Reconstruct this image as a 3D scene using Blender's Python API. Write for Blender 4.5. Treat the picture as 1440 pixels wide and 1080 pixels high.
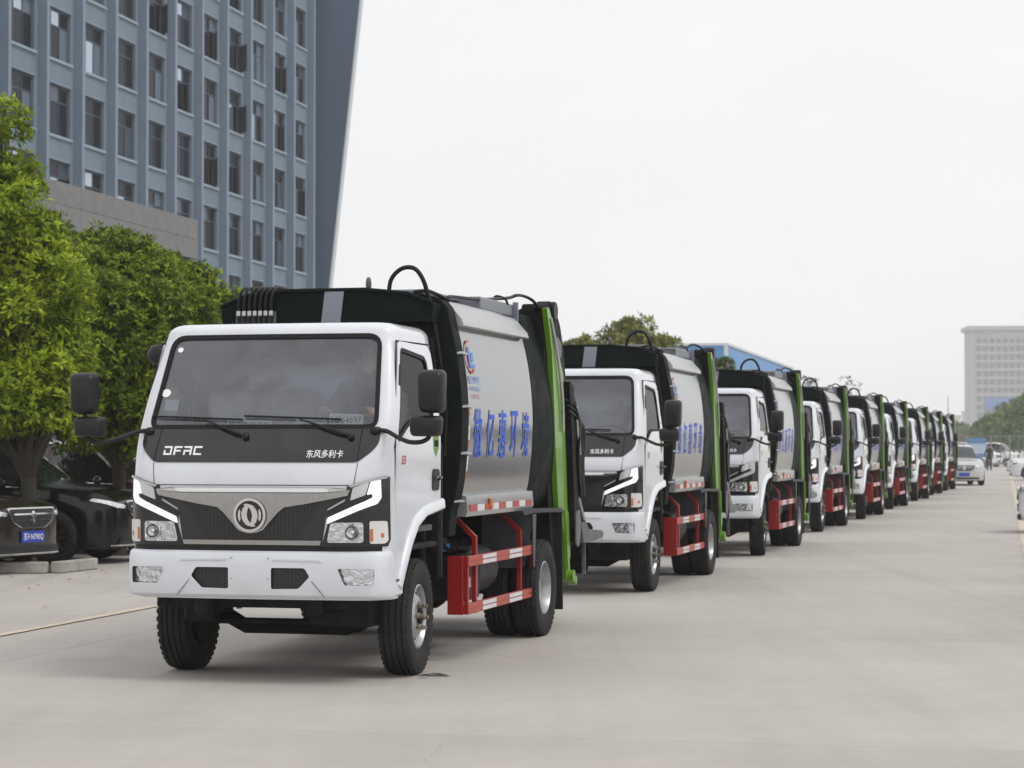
import bpy, bmesh, math, random
import numpy as np
from mathutils import Vector, Matrix, noise as mnoise
random.seed(7)
rng = np.random.default_rng(7)
R = math.radians
S = bpy.context.scene
for o in list(bpy.data.objects): bpy.data.objects.remove(o)
COL = S.collection

# ---------------------------------------------------------------- camera
EYE = 1.565
FPX = 3150.0                                   # focal length in pixels of a 1440 px wide frame
cam = bpy.data.cameras.new('camera')
cam.sensor_width = 36.0
cam.lens = FPX / 1440 * 36
cam.clip_start = 0.2
cam.clip_end = 9000
cam_o = bpy.data.objects.new('camera', cam); COL.objects.link(cam_o)
cam_o.location = (0, 0, EYE)
cam_o.rotation_euler = (R(90) + math.atan(89 / FPX), 0, 0)
cam.dof.use_dof = True
cam.dof.focus_distance = 15.6
cam.dof.aperture_fstop = 5.6
S.camera = cam_o
# ---------------------------------------------------------------- sky, sun, exposure
SUN_EL, SUN_AZ = R(56), R(120)                 # azimuth clockwise from +Y
w = bpy.data.worlds.new('World'); S.world = w; w.use_nodes = True
nt = w.node_tree; nt.nodes.clear()
sky = nt.nodes.new('ShaderNodeTexSky'); sky.sky_type = 'NISHITA'; sky.sun_disc = False
sky.sun_elevation = SUN_EL; sky.sun_rotation = SUN_AZ
sky.air_density = 1.0; sky.dust_density = 4.0; sky.ozone_density = 1.0
bw = nt.nodes.new('ShaderNodeRGBToBW')         # an overcast sky: grey, with only a trace of the blue left
mixs = nt.nodes.new('ShaderNodeMixRGB'); mixs.inputs[0].default_value = 0.08
oc = nt.nodes.new('ShaderNodeMixRGB'); oc.inputs[0].default_value = 0.90
oc.inputs[2].default_value = (9.3, 9.36, 9.48, 1)
bg = nt.nodes.new('ShaderNodeBackground'); bg.inputs[1].default_value = 0.10
wo = nt.nodes.new('ShaderNodeOutputWorld')
nt.links.new(sky.outputs[0], bw.inputs[0])
nt.links.new(bw.outputs[0], mixs.inputs[1]); nt.links.new(sky.outputs[0], mixs.inputs[2])
nt.links.new(mixs.outputs[0], oc.inputs[1])
wtc = nt.nodes.new('ShaderNodeTexCoord'); wmp = nt.nodes.new('ShaderNodeMapping'); wmp.inputs['Scale'].default_value = (1, 1, 2.2)
wnz = nt.nodes.new('ShaderNodeTexNoise'); wnz.inputs['Scale'].default_value = 2.6; wnz.inputs['Detail'].default_value = 6; wnz.inputs['Roughness'].default_value = 0.55
wmr = nt.nodes.new('ShaderNodeMapRange'); wmr.inputs[1].default_value = 0.3; wmr.inputs[2].default_value = 0.7; wmr.inputs[3].default_value = 0.955; wmr.inputs[4].default_value = 1.045
wmu = nt.nodes.new('ShaderNodeMixRGB'); wmu.blend_type = 'MULTIPLY'; wmu.inputs[0].default_value = 1     # the even cloud layer, faintly mottled all over
nt.links.new(wtc.outputs['Generated'], wmp.inputs[0]); nt.links.new(wmp.outputs[0], wnz.inputs['Vector']); nt.links.new(wnz.outputs[0], wmr.inputs[0])
nt.links.new(oc.outputs[0], wmu.inputs[1]); nt.links.new(wmr.outputs[0], wmu.inputs[2])
nt.links.new(wmu.outputs[0], bg.inputs[0]); nt.links.new(bg.outputs[0], wo.inputs[0])
sun = bpy.data.lights.new('sun', 'SUN'); sun.energy = 1.1; sun.angle = R(24); sun.color = (1.0, 0.965, 0.91)
sun_o = bpy.data.objects.new('sun', sun); COL.objects.link(sun_o)
sd = Vector((math.sin(SUN_AZ) * math.cos(SUN_EL), math.cos(SUN_AZ) * math.cos(SUN_EL), math.sin(SUN_EL)))
sun_o.rotation_euler = sd.to_track_quat('Z', 'Y').to_euler()
sun_o.location = sd * 60
S.view_settings.view_transform = 'Standard'; S.view_settings.look = 'None'
S.view_settings.exposure = 0.15; S.view_settings.gamma = 1.0; S.view_settings.use_curve_mapping = False
S.cycles.use_denoising = True
S.cycles.max_bounces = 8; S.cycles.transparent_max_bounces = 24
S.cycles.diffuse_bounces = 3; S.cycles.glossy_bounces = 4; S.cycles.volume_bounces = 2
S.cycles.caustics_reflective = False; S.cycles.caustics_refractive = False

# ---------------------------------------------------------------- materials
MATS = {}
def pmat(name, rgb, rough=0.5, metal=0.0, coat=0.0, var=0.0, vscale=6.0, bump=0.0, bscale=40.0, spec=0.5,
         dirt=None, dscale=3.0, damt=0.0, stretch=None, emit=None, estr=0.0):
    m = bpy.data.materials.new(name); m.use_nodes = True
    n = m.node_tree.nodes; l = m.node_tree.links
    b = n['Principled BSDF']
    b.inputs['Base Color'].default_value = (*rgb, 1); b.inputs['Roughness'].default_value = rough
    b.inputs['Metallic'].default_value = metal; b.inputs['Coat Weight'].default_value = coat
    b.inputs['Coat Roughness'].default_value = 0.06
    b.inputs['Specular IOR Level'].default_value = spec
    if emit:
        b.inputs['Emission Color'].default_value = (*emit, 1); b.inputs['Emission Strength'].default_value = estr
    vec = None
    if var or bump or damt:
        tc = n.new('ShaderNodeTexCoord'); mp = n.new('ShaderNodeMapping')
        oi = n.new('ShaderNodeObjectInfo'); add = n.new('ShaderNodeVectorMath'); add.operation = 'ADD'
        sc_ = n.new('ShaderNodeVectorMath'); sc_.operation = 'SCALE'; sc_.inputs[0].default_value = (13, 17, 23)
        l.new(oi.outputs['Random'], sc_.inputs['Scale'])
        l.new(tc.outputs['Object'], add.inputs[0]); l.new(sc_.outputs[0], add.inputs[1])
        l.new(add.outputs[0], mp.inputs[0]); vec = mp.outputs[0]
        if stretch: mp.inputs['Scale'].default_value = stretch
    col = None
    if var:
        t = n.new('ShaderNodeTexNoise'); t.inputs['Scale'].default_value = vscale; t.inputs['Detail'].default_value = 5
        l.new(vec, t.inputs['Vector'])
        mr = n.new('ShaderNodeMapRange'); mr.inputs[1].default_value = 0.3; mr.inputs[2].default_value = 0.7
        mr.inputs[3].default_value = 1 - var; mr.inputs[4].default_value = 1 + var
        l.new(t.outputs[0], mr.inputs[0])
        mx = n.new('ShaderNodeMixRGB'); mx.blend_type = 'MULTIPLY'; mx.inputs[0].default_value = 1
        mx.inputs[1].default_value = (*rgb, 1); l.new(mr.outputs[0], mx.inputs[2]); col = mx.outputs[0]
        mr2 = n.new('ShaderNodeMapRange'); mr2.inputs[1].default_value = 0.3; mr2.inputs[2].default_value = 0.7
        mr2.inputs[3].default_value = max(0.02, rough * (1 - var)); mr2.inputs[4].default_value = min(1, rough * (1 + var))
        l.new(t.outputs[0], mr2.inputs[0]); l.new(mr2.outputs[0], b.inputs['Roughness'])
    if damt:
        t2 = n.new('ShaderNodeTexNoise'); t2.inputs['Scale'].default_value = dscale; t2.inputs['Detail'].default_value = 8
        t2.inputs['Roughness'].default_value = 0.65
        l.new(vec, t2.inputs['Vector'])
        mr = n.new('ShaderNodeMapRange'); mr.inputs[1].default_value = 0.45; mr.inputs[2].default_value = 0.75
        mr.inputs[3].default_value = 0; mr.inputs[4].default_value = damt; l.new(t2.outputs[0], mr.inputs[0])
        mx = n.new('ShaderNodeMixRGB'); mx.inputs[1].default_value = (*rgb, 1); mx.inputs[2].default_value = (*dirt, 1)
        if col: l.new(col, mx.inputs[1])
        l.new(mr.outputs[0], mx.inputs[0]); col = mx.outputs[0]
    if col: l.new(col, b.inputs['Base Color'])
    if bump:
        t3 = n.new('ShaderNodeTexNoise'); t3.inputs['Scale'].default_value = bscale; t3.inputs['Detail'].default_value = 4
        l.new(vec, t3.inputs['Vector'])
        bp = n.new('ShaderNodeBump'); bp.inputs['Strength'].default_value = bump; bp.inputs['Distance'].default_value = 0.02
        l.new(t3.outputs[0], bp.inputs['Height']); l.new(bp.outputs[0], b.inputs['Normal'])
    MATS[name] = m
    return m
def thin_glass(name, tint, dust_sheen=0.06, dust_sheen_col=(0.55, 0.57, 0.62), ior=1.52, rough=0.02):
    m = bpy.data.materials.new(name); m.use_nodes = True
    n = m.node_tree.nodes; l = m.node_tree.links; n.clear()
    out = n.new('ShaderNodeOutputMaterial'); tr = n.new('ShaderNodeBsdfTransparent'); gl = n.new('ShaderNodeBsdfGlossy')
    df = n.new('ShaderNodeBsdfDiffuse'); fr = n.new('ShaderNodeFresnel'); m1 = n.new('ShaderNodeMixShader'); m2 = n.new('ShaderNodeMixShader')
    tr.inputs[0].default_value = (*tint, 1); gl.inputs['Roughness'].default_value = rough
    df.inputs[0].default_value = (*dust_sheen_col, 1); fr.inputs[0].default_value = ior
    tc = n.new('ShaderNodeTexCoord'); t = n.new('ShaderNodeTexNoise'); t.inputs['Scale'].default_value = 1.7; t.inputs['Detail'].default_value = 8; t.inputs['Distortion'].default_value = 0.6
    l.new(tc.outputs['Object'], t.inputs['Vector'])
    mr = n.new('ShaderNodeMapRange'); mr.inputs[1].default_value = 0.3; mr.inputs[2].default_value = 0.75
    mr.inputs[3].default_value = dust_sheen * 0.15; mr.inputs[4].default_value = dust_sheen * 2.1; l.new(t.outputs[0], mr.inputs[0])  # film whose patches also paint the sky's uneven reflection into the glass
    l.new(mr.outputs[0], m1.inputs[0]); l.new(tr.outputs[0], m1.inputs[1]); l.new(df.outputs[0], m1.inputs[2])
    l.new(fr.outputs[0], m2.inputs[0]); l.new(m1.outputs[0], m2.inputs[1]); l.new(gl.outputs[0], m2.inputs[2])
    l.new(m2.outputs[0], out.inputs[0]); MATS[name] = m
    return m

# ---------------------------------------------------------------- mesh helpers
def tag(o, label=None, cat=None, group=None, kind=None):
    if label: o['label'] = label
    if cat: o['category'] = cat
    if group: o['group'] = group
    if kind: o['kind'] = kind
    return o
def empty(name, loc=(0, 0, 0), rz=0.0):
    o = bpy.data.objects.new(name, None); COL.objects.link(o)
    o.empty_display_size = 0.3; o.location = loc; o.rotation_euler = (0, 0, rz)
    return o
def mesh_obj(name, me, parent=None):
    o = bpy.data.objects.new(name, me); COL.objects.link(o)
    if parent: o.parent = parent
    return o
def finish(me, smooth=35):
    if smooth:
        me.polygons.foreach_set('use_smooth', [True] * len(me.polygons))
        me.set_sharp_from_angle(angle=R(smooth))
    me.update()
class MB:
    """collects shapes; build() makes them one mesh object"""
    def __init__(s): s.v = []; s.f = []; s.mi = []; s.cm = 0
    def add(s, vs, fs):
        b = len(s.v); s.v.extend([tuple(p) for p in vs]); s.f.extend([tuple(i + b for i in q) for q in fs]); s.mi.extend([s.cm] * len(fs))
        return s
    def box(s, x0, x1, y0, y1, z0, z1, bev=0.0, mat=None):
        c = ((x0 + x1) / 2, (y0 + y1) / 2, (z0 + z1) / 2); h = (abs(x1 - x0) / 2, abs(y1 - y0) / 2, abs(z1 - z0) / 2)
        if bev <= 0:
            vs = [(c[0] + i * h[0], c[1] + j * h[1], c[2] + k * h[2]) for i in (-1, 1) for j in (-1, 1) for k in (-1, 1)]
            fs = [(0, 1, 3, 2), (4, 6, 7, 5), (0, 4, 5, 1), (2, 3, 7, 6), (0, 2, 6, 4), (1, 5, 7, 3)]
        else:
            bev = min(bev, *(q * 0.95 for q in h)); vs = []; idx = {}
            for i in (-1, 1):
                for j in (-1, 1):
                    for k in (-1, 1):
                        for a in range(3):
                            q = [i * h[0], j * h[1], k * h[2]]
                            for b_ in range(3):
                                if b_ != a: q[b_] -= (i, j, k)[b_] * bev
                            idx[(i, j, k, a)] = len(vs); vs.append((c[0] + q[0], c[1] + q[1], c[2] + q[2]))
            fs = []
            for sgn in (-1, 1):
                fs.append([idx[(sgn, j, k, 0)] for j, k in ((-1, -1), (1, -1), (1, 1), (-1, 1))][::sgn])
                fs.append([idx[(i, sgn, k, 1)] for i, k in ((-1, -1), (1, -1), (1, 1), (-1, 1))][::-sgn])
                fs.append([idx[(i, j, sgn, 2)] for i, j in ((-1, -1), (1, -1), (1, 1), (-1, 1))][::sgn])
            for a, b_ in ((-1, -1), (-1, 1), (1, -1), (1, 1)):
                q = a * b_
                fs.append([idx[(-1, a, b_, 1)], idx[(1, a, b_, 1)], idx[(1, a, b_, 2)], idx[(-1, a, b_, 2)]][::q])
                fs.append([idx[(a, -1, b_, 0)], idx[(a, -1, b_, 2)], idx[(a, 1, b_, 2)], idx[(a, 1, b_, 0)]][::-q] if False else [idx[(a, -1, b_, 0)], idx[(a, 1, b_, 0)], idx[(a, 1, b_, 2)], idx[(a, -1, b_, 2)]][::q])
                fs.append([idx[(a, b_, -1, 0)], idx[(a, b_, 1, 0)], idx[(a, b_, 1, 1)], idx[(a, b_, -1, 1)]][::-q])
            for i in (-1, 1):
                for j in (-1, 1):
                    for k in (-1, 1):
                        fs.append([idx[(i, j, k, a)] for a in range(3)][::i * j * k])
        if mat is not None: vs = [tuple(mat @ Vector(p)) for p in vs]
        return s.add(vs, fs)
    def tube(s, pts, r, n=8, cap=True, closed=False):
        pts = [Vector(p) for p in pts]; N = len(pts)
        rr = r if isinstance(r, (list, tuple)) else [r] * N
        up = None; vs = []
        for i in range(N):
            if closed: t = (pts[(i + 1) % N] - pts[i - 1])
            else: t = (pts[min(i + 1, N - 1)] - pts[max(i - 1, 0)])
            t = t.normalized() if t.length > 1e-9 else Vector((0, 0, 1))
            if up is None:
                up = Vector((0, 0, 1)) if abs(t.z) < 0.9 else Vector((1, 0, 0))
            up = (up - t * up.dot(t)); up = up.normalized() if up.length > 1e-6 else t.orthogonal().normalized()
            sd_ = t.cross(up)
            for k in range(n):
                a = 2 * math.pi * k / n
                vs.append(pts[i] + (up * math.cos(a) + sd_ * math.sin(a)) * rr[i])
        fs = []
        for i in range(N if closed else N - 1):
            j = (i + 1) % N
            for k in range(n):
                fs.append((i * n + k, i * n + (k + 1) % n, j * n + (k + 1) % n, j * n + k))
        if cap and not closed: fs.append(tuple(range(n))[::-1]); fs.append(tuple((N - 1) * n + k for k in range(n)))
        return s.add(vs, fs)
    def lathe(s, prof, n=24, mat=None, closed=True):
        """prof: (radius, axial) pairs; axis = local X"""
        vs = []; m = len(prof)
        for k in range(n):
            a = 2 * math.pi * k / n
            for r_, x_ in prof: vs.append((x_, r_ * math.cos(a), r_ * math.sin(a)))
        fs = []
        for k in range(n):
            k2 = (k + 1) % n
            for i in range(m if closed else m - 1):
                j = (i + 1) % m
                fs.append((k * m + i, k * m + j, k2 * m + j, k2 * m + i))
        if mat is not None: vs = [tuple(mat @ Vector(p)) for p in vs]
        return s.add(vs, fs)
    def prism(s, poly, a0, a1, axis='x'):
        """poly extruded along an axis; poly coords: x -> (y,z), y -> (x,z), z -> (x,y)"""
        f = {'x': lambda p, a: (a, p[0], p[1]), 'y': lambda p, a: (p[0], a, p[1]), 'z': lambda p, a: (p[0], p[1], a)}[axis]
        n = len(poly); vs = [f(p, a0) for p in poly] + [f(p, a1) for p in poly]
        fs = [tuple(range(n))[::-1], tuple(range(n, 2 * n))] + [(i, (i + 1) % n, n + (i + 1) % n, n + i) for i in range(n)]
        return s.add(vs, fs)
    def loft(s, rings, closed=True, caps=True):
        n = len(rings[0]); vs = [p for r_ in rings for p in r_]; fs = []
        for i in range(len(rings) - 1):
            for k in range(n if closed else n - 1):
                k2 = (k + 1) % n
                fs.append((i * n + k, i * n + k2, (i + 1) * n + k2, (i + 1) * n + k))
        if caps: fs.append(tuple(range(n))[::-1]); fs.append(tuple((len(rings) - 1) * n + k for k in range(n)))
        return s.add(vs, fs)
    def sphere(s, c, r, n=10, m=7):
        r = (r, r, r) if not isinstance(r, (tuple, list)) else r
        rings = []
        for i in range(1, m):
            a = math.pi * i / m
            rings.append([(c[0] + r[0] * math.sin(a) * math.cos(2 * math.pi * k / n), c[1] + r[1] * math.sin(a) * math.sin(2 * math.pi * k / n), c[2] - r[2] * math.cos(a)) for k in range(n)])
        return s.loft(rings)
    def mesh(s, name, mats, smooth=35, recalc=True):
        me = bpy.data.meshes.new(name); me.from_pydata(s.v, [], s.f)
        mats = mats if isinstance(mats, (list, tuple)) else [mats]
        for m in mats: me.materials.append(MATS[m] if isinstance(m, str) else m)
        if len(mats) > 1: me.polygons.foreach_set('material_index', s.mi)
        if recalc:
            bm = bmesh.new(); bm.from_mesh(me); bmesh.ops.recalc_face_normals(bm, faces=bm.faces); bm.to_mesh(me); bm.free()
        finish(me, smooth); return me
    def build(s, name, mats, parent=None, smooth=35, recalc=True):
        return mesh_obj(name, s.mesh(name, mats, smooth, recalc), parent)
def arc(cx, cy, r, a0, a1, n):
    return [(cx + r * math.cos(R(a0 + (a1 - a0) * i / n)), cy + r * math.sin(R(a0 + (a1 - a0) * i / n))) for i in range(n + 1)]
def round_poly(poly, r, n=4):
    """round the corners of a polygon"""
    out = []; N = len(poly)
    for i in range(N):
        p0, p1, p2 = Vector(poly[i - 1]), Vector(poly[i]), Vector(poly[(i + 1) % N])
        a, b = p0 - p1, p2 - p1
        rr = r[i] if isinstance(r, (list, tuple)) else r
        rr = min(rr, a.length * 0.45, b.length * 0.45)
        s_, e_ = p1 + a.normalized() * rr, p1 + b.normalized() * rr
        for k in range(n + 1):
            t = k / n
            q = s_ * (1 - t) ** 2 + p1 * 2 * t * (1 - t) + e_ * t * t
            out.append((q.x, q.y))
    return out
def offset_poly(poly, d):
    """move a counter-clockwise polygon outwards by d"""
    A = sum(poly[i - 1][0] * poly[i][1] - poly[i][0] * poly[i - 1][1] for i in range(len(poly))); sg = 1 if A > 0 else -1; out = []
    for i in range(len(poly)):
        a, b, c = (Vector(poly[i - 1]), Vector(poly[i]), Vector(poly[(i + 1) % len(poly)])); t = (c - a).normalized()
        out.append((b.x + t.y * d * sg, b.y - t.x * d * sg))
    return out
def densify(poly, step=0.05):
    out = []
    for i in range(len(poly)):
        a, b = Vector(poly[i]), Vector(poly[(i + 1) % len(poly)]); k = max(1, int((b - a).length / step))
        out += [tuple(a.lerp(b, j / k)) for j in range(k)]
    return out
def smooth_path(pts, n=6):
    """Catmull-Rom through points"""
    P = [Vector(p) for p in pts]; out = []
    for i in range(len(P) - 1):
        a, b, c, d = P[max(i - 1, 0)], P[i], P[i + 1], P[min(i + 2, len(P) - 1)]
        for k in range(n):
            t = k / n
            out.append(0.5 * ((2 * b) + (c - a) * t + (2 * a - 5 * b + 4 * c - d) * t * t + (3 * b - a - 3 * c + d) * t ** 3))
    out.append(P[-1]); return out
def bm_patch(bm, fn, off, thick, step):
    """a flat bmesh (coords u,v,0) draped on a surface fn(u,v)->point, raised by off, with a thickness"""
    us = [v.co.x for v in bm.verts]; vs_ = [v.co.y for v in bm.verts]
    if step:
        for ax, lo, hi in ((0, min(us), max(us)), (1, min(vs_), max(vs_))):
            k = math.floor(lo / step) + 1
            while k * step < hi:
                co = [0, 0, 0]; co[ax] = k * step; no = [0, 0, 0]; no[ax] = 1
                bmesh.ops.bisect_plane(bm, geom=bm.verts[:] + bm.edges[:] + bm.faces[:], plane_co=co, plane_no=no, dist=1e-5); k += 1
    bm.verts.index_update()
    P = []; Nn = []
    e = 1e-3
    for v in bm.verts:
        u, q = v.co.x, v.co.y
        p = Vector(fn(u, q)); du = Vector(fn(u + e, q)) - Vector(fn(u - e, q)); dv = Vector(fn(u, q + e)) - Vector(fn(u, q - e))
        n = du.cross(dv); P.append(p); Nn.append(n.normalized())
    faces = [[v.index for v in f.verts] for f in bm.faces]
    top = [p + n * off for p, n in zip(P, Nn)]
    if not thick: return top, faces
    bot = [p + n * (off - thick) for p, n in zip(P, Nn)]; N = len(P)
    fs = [tuple(f) for f in faces] + [tuple(i + N for i in reversed(f)) for f in faces]
    for ed in bm.edges:
        if len(ed.link_faces) == 1:
            a, b = ed.verts[0].index, ed.verts[1].index
            fs.append((a, b, b + N, a + N))
    return top + bot, fs
def drape(mb, poly, fn, off=0.004, thick=0.01, step=0.05):
    bm = bmesh.new(); bm.faces.new([bm.verts.new((p[0], p[1], 0)) for p in poly])
    vs, fs = bm_patch(bm, fn, off, thick, step); bm.free(); mb.add(vs, fs); return mb
def ring_strip(mb, outer, inner, fn, off=0.004, thick=0.01):
    n = len(outer); vs = []
    for o_ in (off, off - thick):
        for L in (outer, inner):
            for u, q in L:
                e = 1e-3; p = Vector(fn(u, q)); du = Vector(fn(u + e, q)) - Vector(fn(u - e, q)); dv = Vector(fn(u, q + e)) - Vector(fn(u, q - e))
                vs.append(p + du.cross(dv).normalized() * o_)
    fs = []
    for i in range(n):
        j = (i + 1) % n
        fs += [(i, j, n + j, n + i), (2 * n + i, 3 * n + i, 3 * n + j, 2 * n + j), (i, 2 * n + i, 2 * n + j, j), (n + i, n + j, 3 * n + j, 3 * n + i)]
    mb.add(vs, fs); return mb
def text_flat(body, size=1.0, shear=0.0, bold=0.0, spacing=1.0):
    """a text as flat bmesh, its box normalised to (0..w, 0..h); returns (bmesh, w, h)"""
    cu = bpy.data.curves.new('lettering', 'FONT'); cu.body = body; cu.size = size; cu.shear = shear; cu.offset = bold
    cu.space_character = spacing; cu.resolution_u = 3
    o = bpy.data.objects.new('lettering', cu); COL.objects.link(o)
    dg = bpy.context.evaluated_depsgraph_get(); me = bpy.data.meshes.new_from_object(o.evaluated_get(dg))
    bpy.data.objects.remove(o); bm = bmesh.new(); bm.from_mesh(me); bpy.data.meshes.remove(me)
    bmesh.ops.remove_doubles(bm, verts=bm.verts, dist=1e-5)
    xs = [v.co.x for v in bm.verts]; ys = [v.co.y for v in bm.verts]
    bmesh.ops.translate(bm, verts=bm.verts, vec=(-min(xs), -min(ys), 0))
    return bm, max(xs) - min(xs), max(ys) - min(ys)
def put_text(mb, body, u0, u1, v0, v1, fn, off=0.004, shear=0.0, bold=0.0, step=0.06, flip=False, spacing=1.0):
    bm, w_, h_ = text_flat(body, 1.0, shear, bold, spacing)
    for v in bm.verts:
        t = v.co.x / w_
        if flip: t = 1 - t
        v.co.x = u0 + (u1 - u0) * t; v.co.y = v0 + (v1 - v0) * v.co.y / h_
    vs, fs = bm_patch(bm, fn, off, 0, step); bm.free(); mb.add(vs, fs); return mb
def boolean(me, cutters, op='DIFFERENCE'):
    o = bpy.data.objects.new('cut', me); COL.objects.link(o); tmp = []
    for cme in cutters:
        c = bpy.data.objects.new('cutter', cme); COL.objects.link(c); tmp.append(c)
        m = o.modifiers.new('b', 'BOOLEAN'); m.object = c; m.operation = op; m.solver = 'EXACT'
    dg = bpy.context.evaluated_depsgraph_get(); res = bpy.data.meshes.new_from_object(o.evaluated_get(dg))
    for c in tmp: bpy.data.objects.remove(c)
    bpy.data.objects.remove(o); return res
def copy_tree(o, parent=None):
    c = o.copy(); COL.objects.link(c); c.parent = parent
    for ch in list(o.children): copy_tree(ch, c)
    return c
def pchip(tbl):
    xs = [a for a, b in tbl]; ys = [b for a, b in tbl]; n = len(xs)
    h = [xs[i + 1] - xs[i] for i in range(n - 1)]; d = [(ys[i + 1] - ys[i]) / h[i] for i in range(n - 1)]
    m = [d[0]] + [0 if d[i - 1] * d[i] <= 0 else 2 * d[i - 1] * d[i] / (d[i - 1] + d[i]) for i in range(1, n - 1)] + [d[-1]]
    def f(x):
        if x <= xs[0]: return ys[0] + m[0] * (x - xs[0])
        if x >= xs[-1]: return ys[-1] + m[-1] * (x - xs[-1])
        i = 0
        while x > xs[i + 1]: i += 1
        t = (x - xs[i]) / h[i]
        return (1 + 2 * t) * (1 - t) ** 2 * ys[i] + t * (1 - t) ** 2 * h[i] * m[i] + t * t * (3 - 2 * t) * ys[i + 1] + t * t * (t - 1) * h[i] * m[i + 1]
    return f
# ---------------------------------------------------------------- material set
pmat('white_paint', (0.70, 0.725, 0.775), 0.24, coat=0.8, var=0.03, vscale=3, dirt=(0.48, 0.465, 0.44), dscale=2.5, damt=0.24, bump=0.012, bscale=6)
pmat('white_bumper', (0.69, 0.715, 0.765), 0.36, coat=0.2, var=0.03, vscale=3, dirt=(0.5, 0.47, 0.42), dscale=4, damt=0.2)
pmat('black_gloss', (0.012, 0.012, 0.014), 0.16, coat=0.3, var=0.25, vscale=5, dirt=(0.06, 0.06, 0.065), dscale=5, damt=0.12)
pmat('black_plastic', (0.012, 0.012, 0.014), 0.45, spec=0.3, var=0.15, vscale=8, dirt=(0.06, 0.057, 0.053), dscale=4, damt=0.15)
pmat('mirror_plastic', (0.014, 0.014, 0.016), 0.42, spec=0.35, var=0.12, vscale=8, bump=0.05, bscale=300)
pmat('rubber_seal', (0.008, 0.008, 0.009), 0.55, spec=0.25)
pmat('tyre_rubber', (0.020, 0.020, 0.021), 0.72, var=0.2, vscale=10, dirt=(0.10, 0.092, 0.08), dscale=5, damt=0.22, spec=0.2, bump=0.1, bscale=80)
pmat('chassis_black', (0.012, 0.012, 0.013), 0.6, var=0.3, vscale=8, dirt=(0.08, 0.07, 0.06), dscale=4, damt=0.2, spec=0.12)
pmat('lining_grey', (0.11, 0.11, 0.118), 0.8, var=0.1)
pmat('seat_cloth', (0.20, 0.195, 0.18), 0.35, var=0.25, vscale=9, bump=0.8, bscale=14)
pmat('dash_grey', (0.06, 0.062, 0.068), 0.6, var=0.1)
pmat('frame_green_black', (0.006, 0.010, 0.009), 0.5, spec=0.05, var=0.2, vscale=5, dirt=(0.04, 0.04, 0.037), dscale=4, damt=0.12)
pmat('grey_panel', (0.20, 0.215, 0.25), 0.45, var=0.06)
pmat('steel_body', (0.36, 0.37, 0.375), 0.15, metal=0.95, var=0.02, vscale=2.5, stretch=(1, 1, 1.5), dirt=(0.46, 0.45, 0.43), dscale=2.2, damt=0.2, bump=0.12, bscale=1.8)
pmat('steel_rail', (0.55, 0.555, 0.555), 0.36, metal=0.85, var=0.05, vscale=8, stretch=(1, 4, 1))
pmat('tail_green', (0.118, 0.285, 0.009), 0.34, coat=0.35, var=0.07, vscale=6, dirt=(0.06, 0.08, 0.03), dscale=3, damt=0.2)
pmat('guard_red', (0.31, 0.010, 0.008), 0.36, coat=0.3, var=0.08, vscale=6, dirt=(0.20, 0.05, 0.04), dscale=4, damt=0.2)
pmat('tape_red', (0.42, 0.065, 0.04), 0.4, var=0.12, vscale=18)
pmat('tape_white', (0.66, 0.67, 0.68), 0.4, var=0.08, vscale=18)
pmat('mud_grey', (0.040, 0.042, 0.050), 0.5, spec=0.3, var=0.12, dirt=(0.10, 0.09, 0.085), dscale=4, damt=0.2)
pmat('mud_panel', (0.070, 0.074, 0.090), 0.45, spec=0.35, var=0.12, dirt=(0.12, 0.11, 0.10), dscale=4, damt=0.2)
pmat('rim_steel', (0.42, 0.43, 0.44), 0.38, metal=0.75, var=0.12, vscale=9, dirt=(0.25, 0.22, 0.19), dscale=7, damt=0.35)
pmat('nut_bronze', (0.36, 0.31, 0.25), 0.4, metal=0.8, var=0.25, vscale=20)
pmat('hole_dark', (0.004, 0.004, 0.004), 0.8)
pmat('chrome', (0.70, 0.70, 0.69), 0.10, metal=1.0)
pmat('satin_chrome', (0.44, 0.44, 0.44), 0.16, metal=1.0, var=0.06, vscale=25)
pmat('emblem_silver', (0.74, 0.74, 0.76), 0.2, metal=0.95)
pmat('lamp_reflector', (0.78, 0.79, 0.81), 0.13, metal=1.0, bump=0.5, bscale=26)
pmat('lamp_white_strip', (0.86, 0.87, 0.88), 0.25, emit=(1.0, 0.98, 0.95), estr=0.4)
pmat('lamp_grey_strip', (0.62, 0.64, 0.65), 0.2, metal=0.4)
pmat('amber_lens', (0.55, 0.16, 0.05), 0.2, coat=0.5)
pmat('indicator_white', (0.72, 0.70, 0.68), 0.2, coat=0.6)
pmat('paper_white', (0.90, 0.90, 0.90), 0.7)
pmat('ink_black', (0.03, 0.03, 0.035), 0.7)
pmat('letter_white', (0.80, 0.81, 0.82), 0.35)
pmat('letter_blue', (0.008, 0.085, 0.60), 0.45)
pmat('logo_blue', (0.03, 0.22, 0.62), 0.4)
pmat('logo_red', (0.55, 0.03, 0.03), 0.4)
pmat('sticker_green', (0.16, 0.28, 0.05), 0.5)
pmat('hose_black', (0.008, 0.008, 0.008), 0.42, spec=0.25)
pmat('pipe_steel', (0.50, 0.51, 0.52), 0.3, metal=0.9)
pmat('tank_grey', (0.03, 0.031, 0.033), 0.5, spec=0.3)
pmat('hydraulic_grey', (0.10, 0.10, 0.112), 0.45, var=0.3, vscale=8, dirt=(0.25, 0.25, 0.26), dscale=6, damt=0.4)
thin_glass('windshield_glass', (0.84, 0.89, 0.95), 0.09, (0.58, 0.62, 0.76), ior=2.08)
thin_glass('side_glass', (0.72, 0.75, 0.75), 0.008, ior=1.15)
pmat('rear_sheen', (0.42, 0.45, 0.50), 0.6)  # brightness of the rear window, put into a pale colour
thin_glass('lamp_lens', (0.95, 0.96, 0.97), 0.02)
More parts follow.
